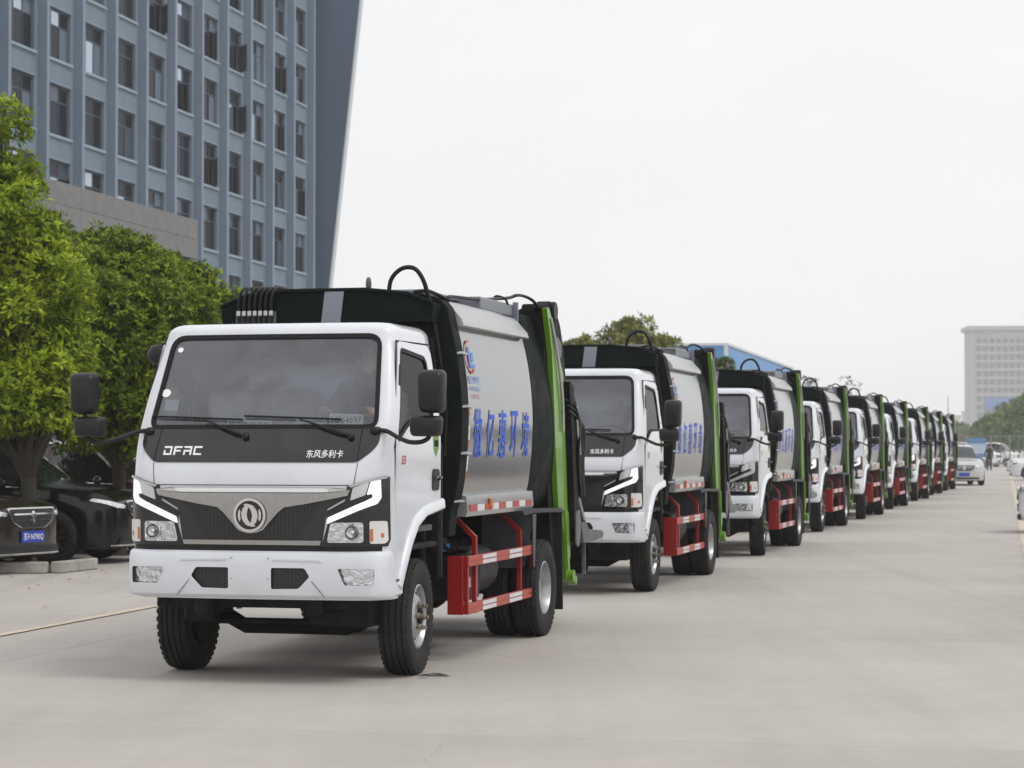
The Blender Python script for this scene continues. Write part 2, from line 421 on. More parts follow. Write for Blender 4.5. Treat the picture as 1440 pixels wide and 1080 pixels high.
# grille: hexagonal mesh relief
def mesh_grille(name):
    m = pmat(name, (0.010, 0.010, 0.011), 0.4)
    n = m.node_tree.nodes; l = m.node_tree.links; b = n['Principled BSDF']
    tc = n.new('ShaderNodeTexCoord'); mp = n.new('ShaderNodeMapping'); mp.inputs['Scale'].default_value = (38, 38, 62)
    l.new(tc.outputs['Object'], mp.inputs[0])
    v = n.new('ShaderNodeTexVoronoi'); v.feature = 'DISTANCE_TO_EDGE'; v.inputs['Randomness'].default_value = 0.0; v.inputs['Scale'].default_value = 1.0
    l.new(mp.outputs[0], v.inputs['Vector'])
    cr = n.new('ShaderNodeValToRGB'); cr.color_ramp.elements[0].position = 0.10; cr.color_ramp.elements[0].color = (0.022, 0.022, 0.024, 1)
    cr.color_ramp.elements[1].position = 0.2; cr.color_ramp.elements[1].color = (0.004, 0.004, 0.004, 1)
    l.new(v.outputs['Distance'], cr.inputs[0]); l.new(cr.outputs[0], b.inputs['Base Color'])
mesh_grille('grille_mesh')
# concrete yard
def concrete():
    m = bpy.data.materials.new('concrete'); m.use_nodes = True; MATS['concrete'] = m
    n = m.node_tree.nodes; l = m.node_tree.links; b = n['Principled BSDF']
    g = n.new('ShaderNodeNewGeometry')
    def nz(sc, det, ro=0.6, stretch=None, rot=0):
        t = n.new('ShaderNodeTexNoise'); t.inputs['Scale'].default_value = sc; t.inputs['Detail'].default_value = det; t.inputs['Roughness'].default_value = ro
        mp = n.new('ShaderNodeMapping'); mp.inputs['Rotation'].default_value = (0, 0, rot)
        if stretch: mp.inputs['Scale'].default_value = stretch
        l.new(g.outputs['Position'], mp.inputs[0]); l.new(mp.outputs[0], t.inputs['Vector']); return t.outputs[0]
    def ramp(src, a, b_, lo, hi):
        r_ = n.new('ShaderNodeMapRange'); r_.inputs[1].default_value = a; r_.inputs[2].default_value = b_; r_.inputs[3].default_value = lo; r_.inputs[4].default_value = hi
        l.new(src, r_.inputs[0]); return r_.outputs[0]
    def mul(a, b_):
        q = n.new('ShaderNodeMath'); q.operation = 'MULTIPLY'; l.new(a, q.inputs[0]); l.new(b_, q.inputs[1]); return q.outputs[0]
    f = ramp(nz(0.35, 6), 0.3, 0.7, 0.90, 1.07)
    f = mul(f, ramp(nz(3.0, 8, 0.7), 0.3, 0.75, 0.94, 1.05))
    f = mul(f, ramp(nz(60, 3), 0.25, 0.75, 0.93, 1.06))
    f = mul(f, ramp(nz(1.0, 6, 0.65, (1.6, 0.10, 1), R(12.4)), 0.35, 0.72, 1.03, 0.92))      # faint tyre tracks along the lane
    f = mul(f, ramp(nz(0.9, 10, 0.75), 0.62, 0.78, 1.0, 0.84))                                # stains
    # hairline cracks, only here and there
    wv = n.new('ShaderNodeTexNoise'); wv.inputs['Scale'].default_value = 1.1; wv.inputs['Detail'].default_value = 5; l.new(g.outputs['Position'], wv.inputs['Vector'])
    wm = n.new('ShaderNodeMixRGB'); wm.blend_type = 'ADD'; wm.inputs[0].default_value = 0.8; l.new(g.outputs['Position'], wm.inputs[1]); l.new(wv.outputs['Color'], wm.inputs[2])
    vo = n.new('ShaderNodeTexVoronoi'); vo.feature = 'DISTANCE_TO_EDGE'; vo.inputs['Scale'].default_value = 0.22; l.new(wm.outputs[0], vo.inputs['Vector'])
    ck = ramp(vo.outputs['Distance'], 0.0, 0.0022, 1.0, 0.0); ck = mul(ck, ramp(nz(0.16, 3), 0.52, 0.62, 0.0, 0.28))
    iv = n.new('ShaderNodeMath'); iv.operation = 'SUBTRACT'; iv.inputs[0].default_value = 1.0; l.new(ck, iv.inputs[1]); f = mul(f, iv.outputs[0])
    f = mul(f, ramp(nz(7, 4, 0.6), 0.70, 0.78, 1.0, 0.78))                                      # small drips and specks
    f = mul(f, ramp(nz(0.22, 5, 0.6, (7.0, 0.12, 1), R(12.4)), 0.58, 0.72, 1.0, 0.90))           # tyre marks
    oi = n.new('ShaderNodeObjectInfo'); f = mul(f, ramp(oi.outputs['Random'], 0, 1, 0.965, 1.03))
    mx = n.new('ShaderNodeMixRGB'); mx.blend_type = 'MULTIPLY'; mx.inputs[0].default_value = 1; mx.inputs[1].default_value = (0.440, 0.409, 0.380, 1)
    l.new(f, mx.inputs[2]); l.new(mx.outputs[0], b.inputs['Base Color'])
    b.inputs['Roughness'].default_value = 0.75; b.inputs['Specular IOR Level'].default_value = 0.35
    bp = n.new('ShaderNodeBump'); bp.inputs['Strength'].default_value = 0.25; bp.inputs['Distance'].default_value = 0.01
    l.new(nz(45, 6, 0.7), bp.inputs['Height']); l.new(bp.outputs[0], b.inputs['Normal'])
concrete()
pmat('joint_dark', (0.20, 0.185, 0.165), 0.9, var=0.25, vscale=4)
pmat('line_yellow', (0.55, 0.475, 0.35), 0.7, var=0.12, vscale=3, dirt=(0.37, 0.34, 0.31), dscale=5, damt=0.9)
pmat('oil_stain', (0.16, 0.15, 0.135), 0.5, var=0.3)
pmat('kerb_concrete', (0.40, 0.385, 0.35), 0.85, var=0.15, vscale=6, dirt=(0.15, 0.14, 0.12), dscale=5, damt=0.6, bump=0.3, bscale=30)
pmat('planter_soil', (0.09, 0.07, 0.05), 0.95, var=0.3)
pmat('dry_leaf', (0.20, 0.12, 0.05), 0.8, var=0.3)
# ================================================================= the compactor truck (x to the photo's right, y to the rear, z up)
Wt = pchip([(0.50, 0.895), (0.9, 0.92), (1.6, 0.92), (1.78, 0.912), (2.2, 0.86), (2.33, 0.835)])
Y0 = pchip([(0.50, -0.86), (0.90, -0.885), (1.30, -0.895), (1.45, -0.87), (1.69, -0.735), (2.33, -0.445)])
CRf = pchip([(0.50, 0.19), (1.40, 0.19), (1.70, 0.105), (2.33, 0.095)]); CC = 0.05; YREAR = 0.48
def y_front(x, z):
    W_ = Wt(z); CR = CRf(z); u = min(0.995, max(0.0, (abs(x) - (W_ - CR)) / CR))
    return Y0(z) + CC * (x / W_) ** 2 + CR * (1 - math.sqrt(1 - u * u))
fn_front = lambda x, z: (x, y_front(x, z), z)                   # normal points to -y
fn_right = lambda y, z: (Wt(z), y, z)                           # +x
fn_left = lambda y, z: (-Wt(z), -y, z)
def cab_ring(z, inset=0.0, zz=None):
    W_ = Wt(min(z, 2.33)); CR = CRf(min(z, 2.33))
    xs = [W_ * t for t in np.linspace(-1, 1, 13) * (1 - CR / W_)]
    front = [(x, y_front(x, min(z, 2.33))) for x in xs]
    yc = Y0(min(z, 2.33)) + CC; 
    def corner(sx):
        out = []
        for k in range(1, 9):
            a = math.pi / 2 * k / 8
            x = (W_ - CR) + CR * math.sin(a); out.append((sx * x, y_front(x if k < 8 else W_ * 0.99999, min(z, 2.33)) if k < 8 else Y0(min(z, 2.33)) + CC + CR))
        return out
    c = corner(1)
    side = [(W_, c[-1][1] + (YREAR - 0.07 - c[-1][1]) * t) for t in (0.2, 0.4, 0.6, 0.8, 1.0)]
    rear = [(W_ - 0.07 + 0.07 * math.cos(a), YREAR - 0.07 + 0.07 * math.sin(a)) for a in (R(30), R(60), R(90))]
    half = c + side + rear
    ring = front + half + [(-x, y) for x, y in reversed(half)]
    if inset:
        ym = (Y0(2.33) + YREAR) / 2
        ring = [(x * (1 - inset / W_), ym + (y - ym) * (1 - inset / 0.46)) for x, y in ring]
    return [(x, y, z if zz is None else zz) for x, y in ring]
def make_cab_mesh():
    zs = [0.56, 0.62, 0.72, 0.82, 0.92, 1.02, 1.12, 1.22, 1.32, 1.40, 1.45, 1.50, 1.56, 1.62, 1.69, 1.76, 1.84, 1.92, 2.0, 2.08, 2.16, 2.24, 2.33]
    rings = [cab_ring(z) for z in zs]
    for k in range(1, 7):
        a = R(90) * k / 6
        rings.append(cab_ring(2.33, 0.10 * (1 - math.cos(a)), 2.33 + 0.085 * math.sin(a)))
    for ins, dz in ((0.2, 0.093), (0.33, 0.10), (0.43, 0.104)): rings.append(cab_ring(2.33, ins, 2.33 + dz))
    mb = MB().loft(rings); me = mb.mesh('cab_shell', ['white_paint', 'lining_grey', 'black_plastic'])
    o = bpy.data.objects.new('cab', me); COL.objects.link(o)
    m = o.modifiers.new('s', 'SOLIDIFY'); m.thickness = 0.028; m.offset = -1; m.material_offset = 1; m.material_offset_rim = 0
    dg = bpy.context.evaluated_depsgraph_get(); me2 = bpy.data.meshes.new_from_object(o.evaluated_get(dg)); bpy.data.objects.remove(o)
    return me2
WS = [(-0.805, 1.695), (0.805, 1.695), (0.745, 2.325), (-0.745, 2.325)]                       # windscreen (x,z)
SW = [(-0.60, 1.60), (-0.28, 1.745), (0.27, 1.75), (0.25, 2.19), (-0.345, 2.235)]             # side window (y,z)
ARCH = [(-0.52, 0.30), (-0.515, 0.62), (-0.44, 0.76), (-0.33, 0.90), (-0.18, 1.02), (0.02, 1.085), (0.62, 1.13), (0.62, 0.30)]
WSr = round_poly(WS, [0.07, 0.07, 0.09, 0.09], 5); SWr = round_poly(SW, [0.03, 0.12, 0.05, 0.07, 0.06], 4)

def tyre_mesh(name, r=0.40, wd=0.205, rim=0.215):
    h = wd / 2
    prof = [(rim, -h * 0.82), (rim + 0.03, -h * 0.98), (r * 0.78, -h * 1.06), (r * 0.90, -h * 1.03), (r * 0.965, -h * 0.93), (r * 0.99, -h * 0.80)]
    for g in (-0.62, -0.22, 0.22, 0.62):
        prof += [(r, h * (g - 0.055)), (r - 0.012, h * (g - 0.05)), (r - 0.012, h * (g + 0.05)), (r, h * (g + 0.055))]
    prof += [(r * 0.99, h * 0.80), (r * 0.965, h * 0.93), (r * 0.90, h * 1.03), (r * 0.78, h * 1.06), (rim + 0.03, h * 0.98), (rim, h * 0.82)]
    mb = MB().lathe(prof, 56, closed=True)
    # shoulder lugs
    for k in range(44):
        a = 2 * math.pi * k / 44
        for s_ in (-1, 1):
            M_ = Matrix.Rotation(a, 4, 'X') @ Matrix.Translation((s_ * h * 0.84, 0, r * 0.964))
            mb.box(-0.016, 0.016, -0.016, 0.016, -0.008, 0.008, mat=M_ @ Matrix.Rotation(s_ * 0.25, 4, 'Y'))
    return mb.mesh(name, 'tyre_rubber', 30)
def front_rim_mesh():
    # disc bulging out on +x
    prof = [(0.222, -0.085), (0.222, 0.088), (0.212, 0.094), (0.204, 0.082), (0.196, 0.055), (0.180, 0.046), (0.150, 0.070), (0.128, 0.088), (0.10, 0.092), (0.055, 0.092), (0.052, 0.080), (0.0, 0.080), (0.0, -0.02), (0.20, -0.03)]
    return MB().lathe(prof, 40).mesh('rim', 'rim_steel', 40)
def rear_rim_mesh():
    prof = [(0.222, -0.085), (0.222, 0.088), (0.212, 0.094), (0.203, 0.082), (0.198, 0.02), (0.185, -0.02), (0.165, -0.045), (0.14, -0.052), (0.08, -0.052), (0.075, 0.03), (0.055, 0.045), (0.0, 0.047), (0.0, -0.07), (0.20, -0.07)]
    return MB().lathe(prof, 40).mesh('rim', 'rim_steel', 40)
def ring_of(n, r, x, ph=0.0): return [(x, r * math.cos(2 * math.pi * k / n + ph), r * math.sin(2 * math.pi * k / n + ph)) for k in range(n)]

BODY = [(0.80, 1.05), (0.862, 1.07), (0.905, 1.18), (0.935, 1.33), (0.957, 1.57), (0.965, 1.77), (0.957, 1.97), (0.935, 2.17), (0.905, 2.34), (0.872, 2.48), (0.85, 2.585), (0.80, 2.645), (0.62, 2.665)]
xb = pchip([(z, x) for x, z in BODY[1:11]])
fn_body = lambda y, z: (xb(z), y, z)
fn_body_l = lambda y, z: (-xb(z), -y, z)
def body_ring(y, grow=0.0, top=2.70, bot=None):
    b = [BODY[0]] + [(xb(z), z) for z in np.linspace(1.07, 2.585, 40)] + BODY[11:]
    b = [(x + grow, float(z)) for x, z in b]
    if bot is not None: b[0] = (b[0][0], bot); b[1] = (b[1][0], bot + 0.02)
    half = b + [(0.35, top - 0.012 + grow), ]
    ring = half + [(0.0, top + grow)] + [(-x, z) for x, z in reversed(half)]
    return [(x, y, z) for x, z in ring]

def make_truck():
    T = empty('garbage_truck')
    # ---- cab shell with its openings
    me = make_cab_mesh()
    cut = [MB().prism(WSr, -2, -0.15, 'y').mesh('c', 'rubber_seal'),
           MB().prism(SWr, -1.2, 1.2, 'x').mesh('c', 'rubber_seal'),
           MB().prism(ARCH, -1.2, 1.2, 'x').mesh('c', 'rubber_seal'),
           MB().prism(round_poly([(-0.5, 1.78), (0.5, 1.78), (0.5, 2.14), (-0.5, 2.14)], 0.06), 0.3, 0.7, 'y').mesh('c', 'rubber_seal')]
    me = boolean(me, cut); finish(me, 32)
    mesh_obj('cab_shell', me, T)
    # ---- windscreen: glass, seal, stickers
    gl = MB(); drape(gl, WSr, fn_front, -0.006, 0.0, 0.05)
    ws = gl.build('windscreen', 'windshield_glass', T, 60, False)
    m = MB(); WSd = densify(WSr); ring_strip(m, offset_poly(WSd, 0.010), offset_poly(WSd, -0.020), fn_front, 0.006, 0.02); m.build('windscreen_seal', 'rubber_seal', ws)
    for (x, z, r_, rz_) in ((-0.685, 2.235, 0.021, 0.018), (-0.735, 1.935, 0.034, 0.028)):
        m = MB(); drape(m, [(x + r_ * math.cos(a), z + rz_ * math.sin(a)) for a in np.linspace(0, 2 * math.pi, 18)[:-1]], fn_front, 0.0, 0.002, None)
        m.build('round_sticker', 'paper_white', ws)
    m = MB(); drape(m, [(-0.735, 1.82), (-0.635, 1.82), (-0.635, 1.895), (-0.735, 1.895)], fn_front, -0.012, 0.002, None); m.build('paper_sticker', 'paper_white', ws)
    # ---- black panel under the windscreen, with its lettering
    BP = [(-0.84, 1.70), (-0.835, 1.585), (-0.80, 1.535), (-0.715, 1.465), (0.715, 1.465), (0.80, 1.535), (0.835, 1.585), (0.84, 1.70)]
    m = MB(); drape(m, round_poly(BP, 0.03, 3), fn_front, 0.005, 0.012, 0.05); bp = m.build('front_panel', 'black_gloss', T)
    for s_ in (-1, 1):
        m = MB(); drape(m, [(s_ * 0.712, 1.470), (s_ * 0.720, 1.470), (s_ * 0.716, 1.69), (s_ * 0.708, 1.69)], fn_front, 0.0065, 0.004, 0.05); m.build('panel_seam', 'hole_dark', bp)
    # block letters D F A C
    def stroke(mb, pts, t, u0, v0, sx, sy):
        for (a, b, c, d) in pts: drape(mb, [(u0 + a * sx, v0 + b * sy), (u0 + c * sx, v0 + b * sy), (u0 + c * sx, v0 + d * sy), (u0 + a * sx, v0 + d * sy)], fn_front, 0.009, 0.004, None)
    m = MB(); q = 0.24
    L = [[(0, .8, 1, 1), (.8, 0, 1, .8), (0.0, 0, .8, .2), (0, .2, .2, .55)],
         [(0, .8, 1, 1), (0, 0, .22, .8), (.22, .38, .85, .57)],
         [(0, .8, 1, 1), (.8, 0, 1, .8), (.22, .38, .8, .57), (0, 0, .2, .57)],
         [(0, .8, 1, 1), (0, .2, .2, .8), (0, 0, 1, .2)]]
    for i, g in enumerate(L): stroke(m, g, q, -0.655 + i * 0.073, 1.51, 0.058, 0.058)
    m.build('lettering', 'letter_white', bp, 0)
    m = MB(); put_text(m, '东风多利卡', 0.365, 0.615, 1.492, 1.545, fn_front, 0.007, bold=0.012, step=None); m.build('lettering', 'letter_white', bp, 0, False)
    # ---- bonnet seams
    m = MB()
    for s_ in (-1, 1): drape(m, [(s_ * 0.700, 1.318), (s_ * 0.704, 1.318), (s_ * 0.722, 1.462), (s_ * 0.718, 1.462)], fn_front, 0.0012, 0.004, 0.05)
    drape(m, [(-0.70, 1.313), (0.70, 1.313), (0.70, 1.318), (-0.70, 1.318)], fn_front, 0.0012, 0.004, 0.05)
    m.build('bonnet_seam', 'hole_dark', T)
    # ---- grille
    GR = [(-0.70, 1.29), (-0.66, 1.235), (-0.525, 1.16), (-0.485, 0.918), (0.485, 0.918), (0.525, 1.16), (0.66, 1.235), (0.70, 1.29)]
    m = MB(); drape(m, GR, fn_front, 0.004, 0.010, 0.06); gr = m.build('grille', 'grille_mesh', T)
    half = [(0.665, 1.248), (0.534, 1.222), (0.364, 1.190), (0.235, 1.170), (0.190, 1.135), (0.122, 1.060), (0.088, 1.020), (0.045, 1.003)]
    ch = [(-0.68, 1.285), (0.68, 1.285)] + half + [(0, 0.998)] + [(-x, z) for x, z in reversed(half)]
    m = MB(); drape(m, ch, fn_front, 0.020, 0.018, 0.05); m.build('grille_surround', 'satin_chrome', gr)
    # bright rounded bar over it
    bar = []
    for x in np.linspace(-0.665, 0.665, 33):
        p = Vector((x, y_front(x, 1.29), 1.29)); k = 1 - 0.75 * max(0, (abs(x) - 0.45) / 0.22) ** 2
        bar.append([(p.x, p.y - dy, p.z + dz * k) for dy, dz in ((0.0, 0.012), (0.020, 0.010), (0.036, -0.004), (0.036, -0.020), (0.022, -0.028), (0.0, -0.026))])
    MB().loft(bar).build('grille_bar', 'chrome', gr, 50)
    m = MB(); drape(m, [(-0.478, 0.922), (0.478, 0.922), (0.484, 0.952), (-0.484, 0.952)], fn_front, 0.018, 0.016, 0.06); m.build('grille_trim', 'satin_chrome', gr)
    # emblem: ring and two swallows
    ex, ez = 0.0, 1.118; rr = 0.113
    m = MB(); drape(m, [(ex + rr * math.cos(a), ez + rr * math.sin(a)) for a in np.linspace(0, 2 * math.pi, 40)[:-1]], fn_front, 0.030, 0.02, None); em = m.build('emblem', 'black_gloss', gr)
    circ = lambda k: [(ex + rr * k * math.cos(a), ez + rr * k * math.sin(a)) for a in np.linspace(0, 2 * math.pi, 41)[:-1]]
    m = MB(); ring_strip(m, circ(0.99), circ(0.84), fn_front, 0.038, 0.01)
    def swallow(flip):
        out = [(0.02, 0.62), (-0.22, 0.60), (-0.42, 0.40), (-0.52, 0.05), (-0.44, -0.30), (-0.20, -0.58), (0.20, -0.68), (0.42, -0.62), (0.12, -0.50), (-0.08, -0.32), (-0.17, 0.0), (-0.12, 0.32)]
        return [(ex + rr * (-x if flip else x), ez + rr * (-z if flip else z)) for x, z in out]
    for fl in (False, True):
        P = swallow(fl); P = round_poly(P, 0.03 * rr * 3, 2); drape(m, P, fn_front, 0.036, 0.006, None)
    for a0 in (150, -30):
        P = arc(ex, ez, rr * 0.72, a0, a0 + 62, 8) + arc(ex, ez, rr * 0.58, a0 + 50, a0 + 10, 5); drape(m, P, fn_front, 0.036, 0.006, None)
    m.build('emblem_relief', 'emblem_silver', em, 30)
    # ---- headlights
    for s_ in (-1, 1):
        fl = (lambda L: L) if s_ > 0 else (lambda L: [(-x, z) for x, z in reversed(L)])
        HL = [(0.66, 1.312), (0.885, 1.376), (0.903, 1.37), (0.905, 0.96), (0.895, 0.915), (0.485, 0.915), (0.525, 1.05), (0.52, 1.145), (0.645, 1.212)]
        m = MB(); drape(m, fl(HL), fn_front, 0.010, 0.03, 0.04); h = m.build('headlight', 'black_gloss', T)
        D1 = [(0.806, 1.336), (0.858, 1.352), (0.862, 1.235), (0.842, 1.195), (0.522, 1.060), (0.530, 1.104), (0.775, 1.212), (0.818, 1.236), (0.816, 1.262), (0.785, 1.252)]
        m = MB(); drape(m, fl(round_poly(D1, 0.008, 2)), fn_front, 0.020, 0.012, 0.04); m.build('running_light', 'lamp_white_strip', h)
        D2 = [(0.682, 1.215), (0.778, 1.252), (0.800, 1.338), (0.700, 1.300)]
        m = MB(); drape(m, fl(round_poly(D2, 0.01, 2)), fn_front, 0.018, 0.010, 0.04); m.build('running_light_end', 'lamp_grey_strip', h)
        # chrome brow over the lamp
        m = MB(); drape(m, fl([(0.668, 1.312), (0.885, 1.374), (0.89, 1.362), (0.69, 1.302)]), fn_front, 0.022, 0.012, 0.04); m.build('lamp_brow', 'satin_chrome', h)
        LP = round_poly([(0.522, 0.940), (0.765, 0.940), (0.765, 1.074), (0.548, 1.070)], 0.022, 3)
        m = MB(); drape(m, fl(LP), fn_front, 0.014, 0.008, 0.03); rf = m.build('lamp_reflector', 'lamp_reflector', h)
        cx = s_ * 0.70; cz = 1.007
        yc = y_front(cx, cz) - 0.014
        Mx = Matrix.Translation((cx, yc, cz)) @ Matrix.Rotation(R(-90), 4, 'Z')
        m = MB(); m.lathe([(0.050, 0.0), (0.052, 0.012), (0.046, 0.014), (0.035, 0.006), (0.0, 0.004), (0, -0.004), (0.04, -0.004)], 20, Mx); m.build('lamp_bowl', 'chrome', rf)
        m = MB(); m.sphere((cx, yc - 0.014, cz), (0.016, 0.016, 0.016)); m.build('bulb', 'lamp_grey_strip', rf)
        m = MB(); drape(m, fl(LP), fn_front, 0.034, 0.0, 0.04); m.build('lamp_lens', 'lamp_lens', h, 40, False)
        IP = round_poly([(0.800, 0.934), (0.880, 0.934), (0.893, 0.955), (0.889, 1.082), (0.800, 1.082)], 0.012, 2)
        m = MB(); drape(m, fl(IP), fn_front, 0.018, 0.012, 0.03); ind = m.build('indicator', 'indicator_white', h)
        m = MB(); m.sphere((s_ * 0.872, y_front(s_ * 0.872, 0.99) - 0.014, 0.99), (0.018, 0.014, 0.022)); m.build('amber_bulb', 'amber_lens', ind)
        m = MB(); drape(m, fl([(0.802, 0.95), (0.818, 0.95), (0.818, 1.03), (0.802, 1.03)]), fn_front, 0.021, 0.003, None); m.build('amber_edge', 'amber_lens', ind)
    # dark slot between lamps and bumper
    m = MB(); drape(m, [(-0.87, 0.86), (0.87, 0.86), (0.87, 0.93), (-0.87, 0.93)], fn_front, 0.003, 0.02, 0.06); m.build('lower_slot', 'black_plastic', T)
    # ---- bumper
    def bump_ring(z, d):
        P = []
        for t in np.linspace(-1, 1, 61):
            x = t * 0.915
            u = min(1, max(0, (abs(x) - 0.80) / 0.115)); yy = -0.925 + 0.035 * (x / 0.915) ** 2 + 0.115 * (1 - math.sqrt(max(0, 1 - u * u)))
            P.append((x * (1 - d * 0.25), yy + d, z))
        side = [(0.918 - d * 0.3, -0.70 + 0.0 * d), (0.918 - d * 0.3, -0.60)]
        P = [(-x, y, z) for x, y in reversed(side)] + P + [(x, y, z) for x, y in side]
        return P
    prof = [(0.572, 0.060), (0.576, 0.030), (0.592, 0.012), (0.63, 0.004), (0.70, 0.0), (0.79, 0.0), (0.845, 0.006), (0.868, 0.014), (0.880, 0.030), (0.884, 0.075)]
    outer = [bump_ring(z, d) for z, d in prof]
    rings = outer + [[(x * 0.97, y + 0.05, z) for x, y, z in bump_ring(0.85, 0.06)], [(x * 0.97, y + 0.05, z) for x, y, z in bump_ring(0.60, 0.06)]]
    rt = [list(c) for c in zip(*rings)]
    me = MB().loft(rt).mesh('bumper', ['white_bumper', 'black_plastic'])
    V1 = [(0.150, 0.632), (0.338, 0.636), (0.415, 0.715), (0.380, 0.772), (0.150, 0.772)]
    FG = [(0.652, 0.662), (0.848, 0.662), (0.850, 0.770), (0.605, 0.770)]
    cuts = []
    for s_ in (-1, 1):
        for P in (V1, FG): cuts.append(MB().prism(round_poly([(s_ * x, z) for x, z in P], 0.012, 2), -1.2, -0.70, 'y').mesh('c', 'black_plastic'))
    me = boolean(me, cuts); finish(me, 32); bu = mesh_obj('bumper', me, T)
    m_b = lambda off: (lambda x, z: (x, -0.925 + 0.035 * (x / 0.915) ** 2 + (0.115 * (1 - math.sqrt(max(0, 1 - min(1, max(0, (abs(x) - 0.80) / 0.115)) ** 2)))) + off, z))
    for s_ in (-1, 1):
        grow = lambda L, k: [((x - sum(a for a, _ in L) / len(L)) * k + sum(a for a, _ in L) / len(L), (z - sum(b for _, b in L) / len(L)) * k + sum(b for _, b in L) / len(L)) for x, z in L]
        P = [(s_ * x, z) for x, z in grow(V1, 1.06)]; P = P if s_ > 0 else P[::-1]
        m = MB(); drape(m, P, m_b(0.022), 0.0, 0.01, None); m.build('air_vent', 'grille_mesh', bu)
        P = [(s_ * x, z) for x, z in grow(FG, 1.05)]; P = P if s_ > 0 else P[::-1]
        m = MB(); drape(m, P, m_b(0.030), 0.0, 0.01, 0.04); fg = m.build('fog_lamp', 'lamp_reflector', bu)
        P = [(s_ * x, z) for x, z in grow(FG, 0.985)]; P = P if s_ > 0 else P[::-1]
        m = MB(); drape(m, P, m_b(0.008), 0.0, 0.0, 0.04); m.build('fog_lens', 'lamp_lens', fg, 40, False)
    fb = m_b(0.0)
    for s_ in (-1, 1):
        m = MB(); drape(m, [(s_ * 0.425, 0.690), (s_ * 0.429, 0.690), (s_ * 0.520, 0.582), (s_ * 0.516, 0.582)], fb, 0.0012, 0.004, 0.03); m.build('bumper_seam', 'mud_grey', bu)
    for x in (-0.130, 0.130):
        for z in (0.70, 0.835):
            p = fb(x, z); m = MB(); m.lathe([(0.007, 0), (0.006, 0.004), (0, 0.004), (0, 0)], 10, Matrix.Translation(p) @ Matrix.Rotation(R(-90), 4, 'Z')); m.build('plate_screw', 'pipe_steel', bu)
    for s_ in (-1, 1):
        m = MB(); drape(m, [(s_ * 0.50, 0.815), (s_ * 0.16, 0.822), (s_ * 0.16, 0.832), (s_ * 0.46, 0.826)], fb, 0.004, 0.006, 0.03); m.build('bumper_ridge', 'white_bumper', bu)
    # ---- doors, windows, fenders on both sides
    for s_, fn in ((1, fn_right), (-1, fn_left)):
        fl = (lambda L: L) if s_ > 0 else (lambda L: [(-y, z) for y, z in reversed(L)])
        m = MB(); drape(m, fl(SWr), fn, -0.008, 0.0, 0.08); gw = m.build('side_window', 'side_glass', T, 60, False)
        cy = sum(p[0] for p in SWr) / len(SWr); cz = sum(p[1] for p in SWr) / len(SWr)
        out = offset_poly(SWr, 0.010); inn = offset_poly(SWr, -0.018)
        m = MB(); ring_strip(m, fl(out), fl(inn), fn, 0.004, 0.02); m.build('window_seal', 'rubber_seal', gw)
        # door leaf, below and around the window
        DL = [(-0.635, 0.80), (-0.58, 0.70), (-0.50, 0.70), (-0.44, 0.80), (-0.33, 0.94), (-0.18, 1.06), (0.02, 1.125), (0.425, 1.15), (0.42, 1.76), (-0.25, 1.76), (-0.635, 1.585)]
        DL = [(-0.645, 0.66), (-0.52, 0.66), (-0.47, 0.77), (-0.35, 0.925), (-0.19, 1.05), (0.02, 1.118), (0.425, 1.16), (0.43, 1.72), (-0.27, 1.715), (-0.645, 1.55)]
        m = MB(); drape(m, fl(DL), fn, 0.005, 0.012, 0.08); d = m.build('door', 'white_paint', T)
        m = MB()
        outer = round_poly([(-0.645, 1.56), (-0.27, 1.715), (0.43, 1.72), (0.385, 2.275), (-0.375, 2.285)], [0.02, 0.1, 0.03, 0.09, 0.06], 4)
        ring_strip(m, fl(outer), fl(out), fn, 0.005, 0.012); m.build('window_frame', 'white_paint', d)
        gap = lambda L: MB()
        m = MB()
        go = [(y + (0.012 if y > 0.2 else -0.012 if y < -0.4 else 0), z + (0.012 if z > 2.1 else -0.0)) for y, z in outer]
        up = [p for p in go if p[1] > 1.7]
        pts = [(-0.657, 1.56), (-0.657, 0.645)]
        m.tube([fn(*q_) for q_ in fl([(-0.655, 0.66), (-0.655, 1.56)])], 0.004, 5); m.tube([fn(*q_) for q_ in fl([(0.440, 1.16), (0.442, 1.72), (0.395, 2.275)])], 0.004, 5)
        m.tube([fn(*q_) for q_ in fl([(-0.655, 1.56), (-0.39, 2.285), (0.395, 2.29)])], 0.006, 5); m.tube([fn(*q_) for q_ in fl([(-0.655, 0.655), (-0.52, 0.650)])], 0.007, 5)
        m.build('door_gap', 'hole_dark', d)
        HP = round_poly([(0.20, 1.262), (0.375, 1.262), (0.385, 1.410), (0.21, 1.415)], 0.04, 3)
        m = MB(); drape(m, fl(HP), fn, 0.012, 0.012, None); hd = m.build('handle_recess', 'black_plastic', d)
        m = MB(); m.tube(smooth_path([(s_ * (Wt(1.3) + 0.012), 0.23, 1.345), (s_ * (Wt(1.3) + 0.042), 0.25, 1.352), (s_ * (Wt(1.3) + 0.042), 0.33, 1.350), (s_ * (Wt(1.3) + 0.012), 0.355, 1.34)], 4), 0.011, 8); m.build('door_handle', 'black_gloss', hd)
        # wheel-arch lip
        lip = ARCH[1:6] + [(0.25, 1.108), (0.47, 1.128)]
        m = MB(); ln = []
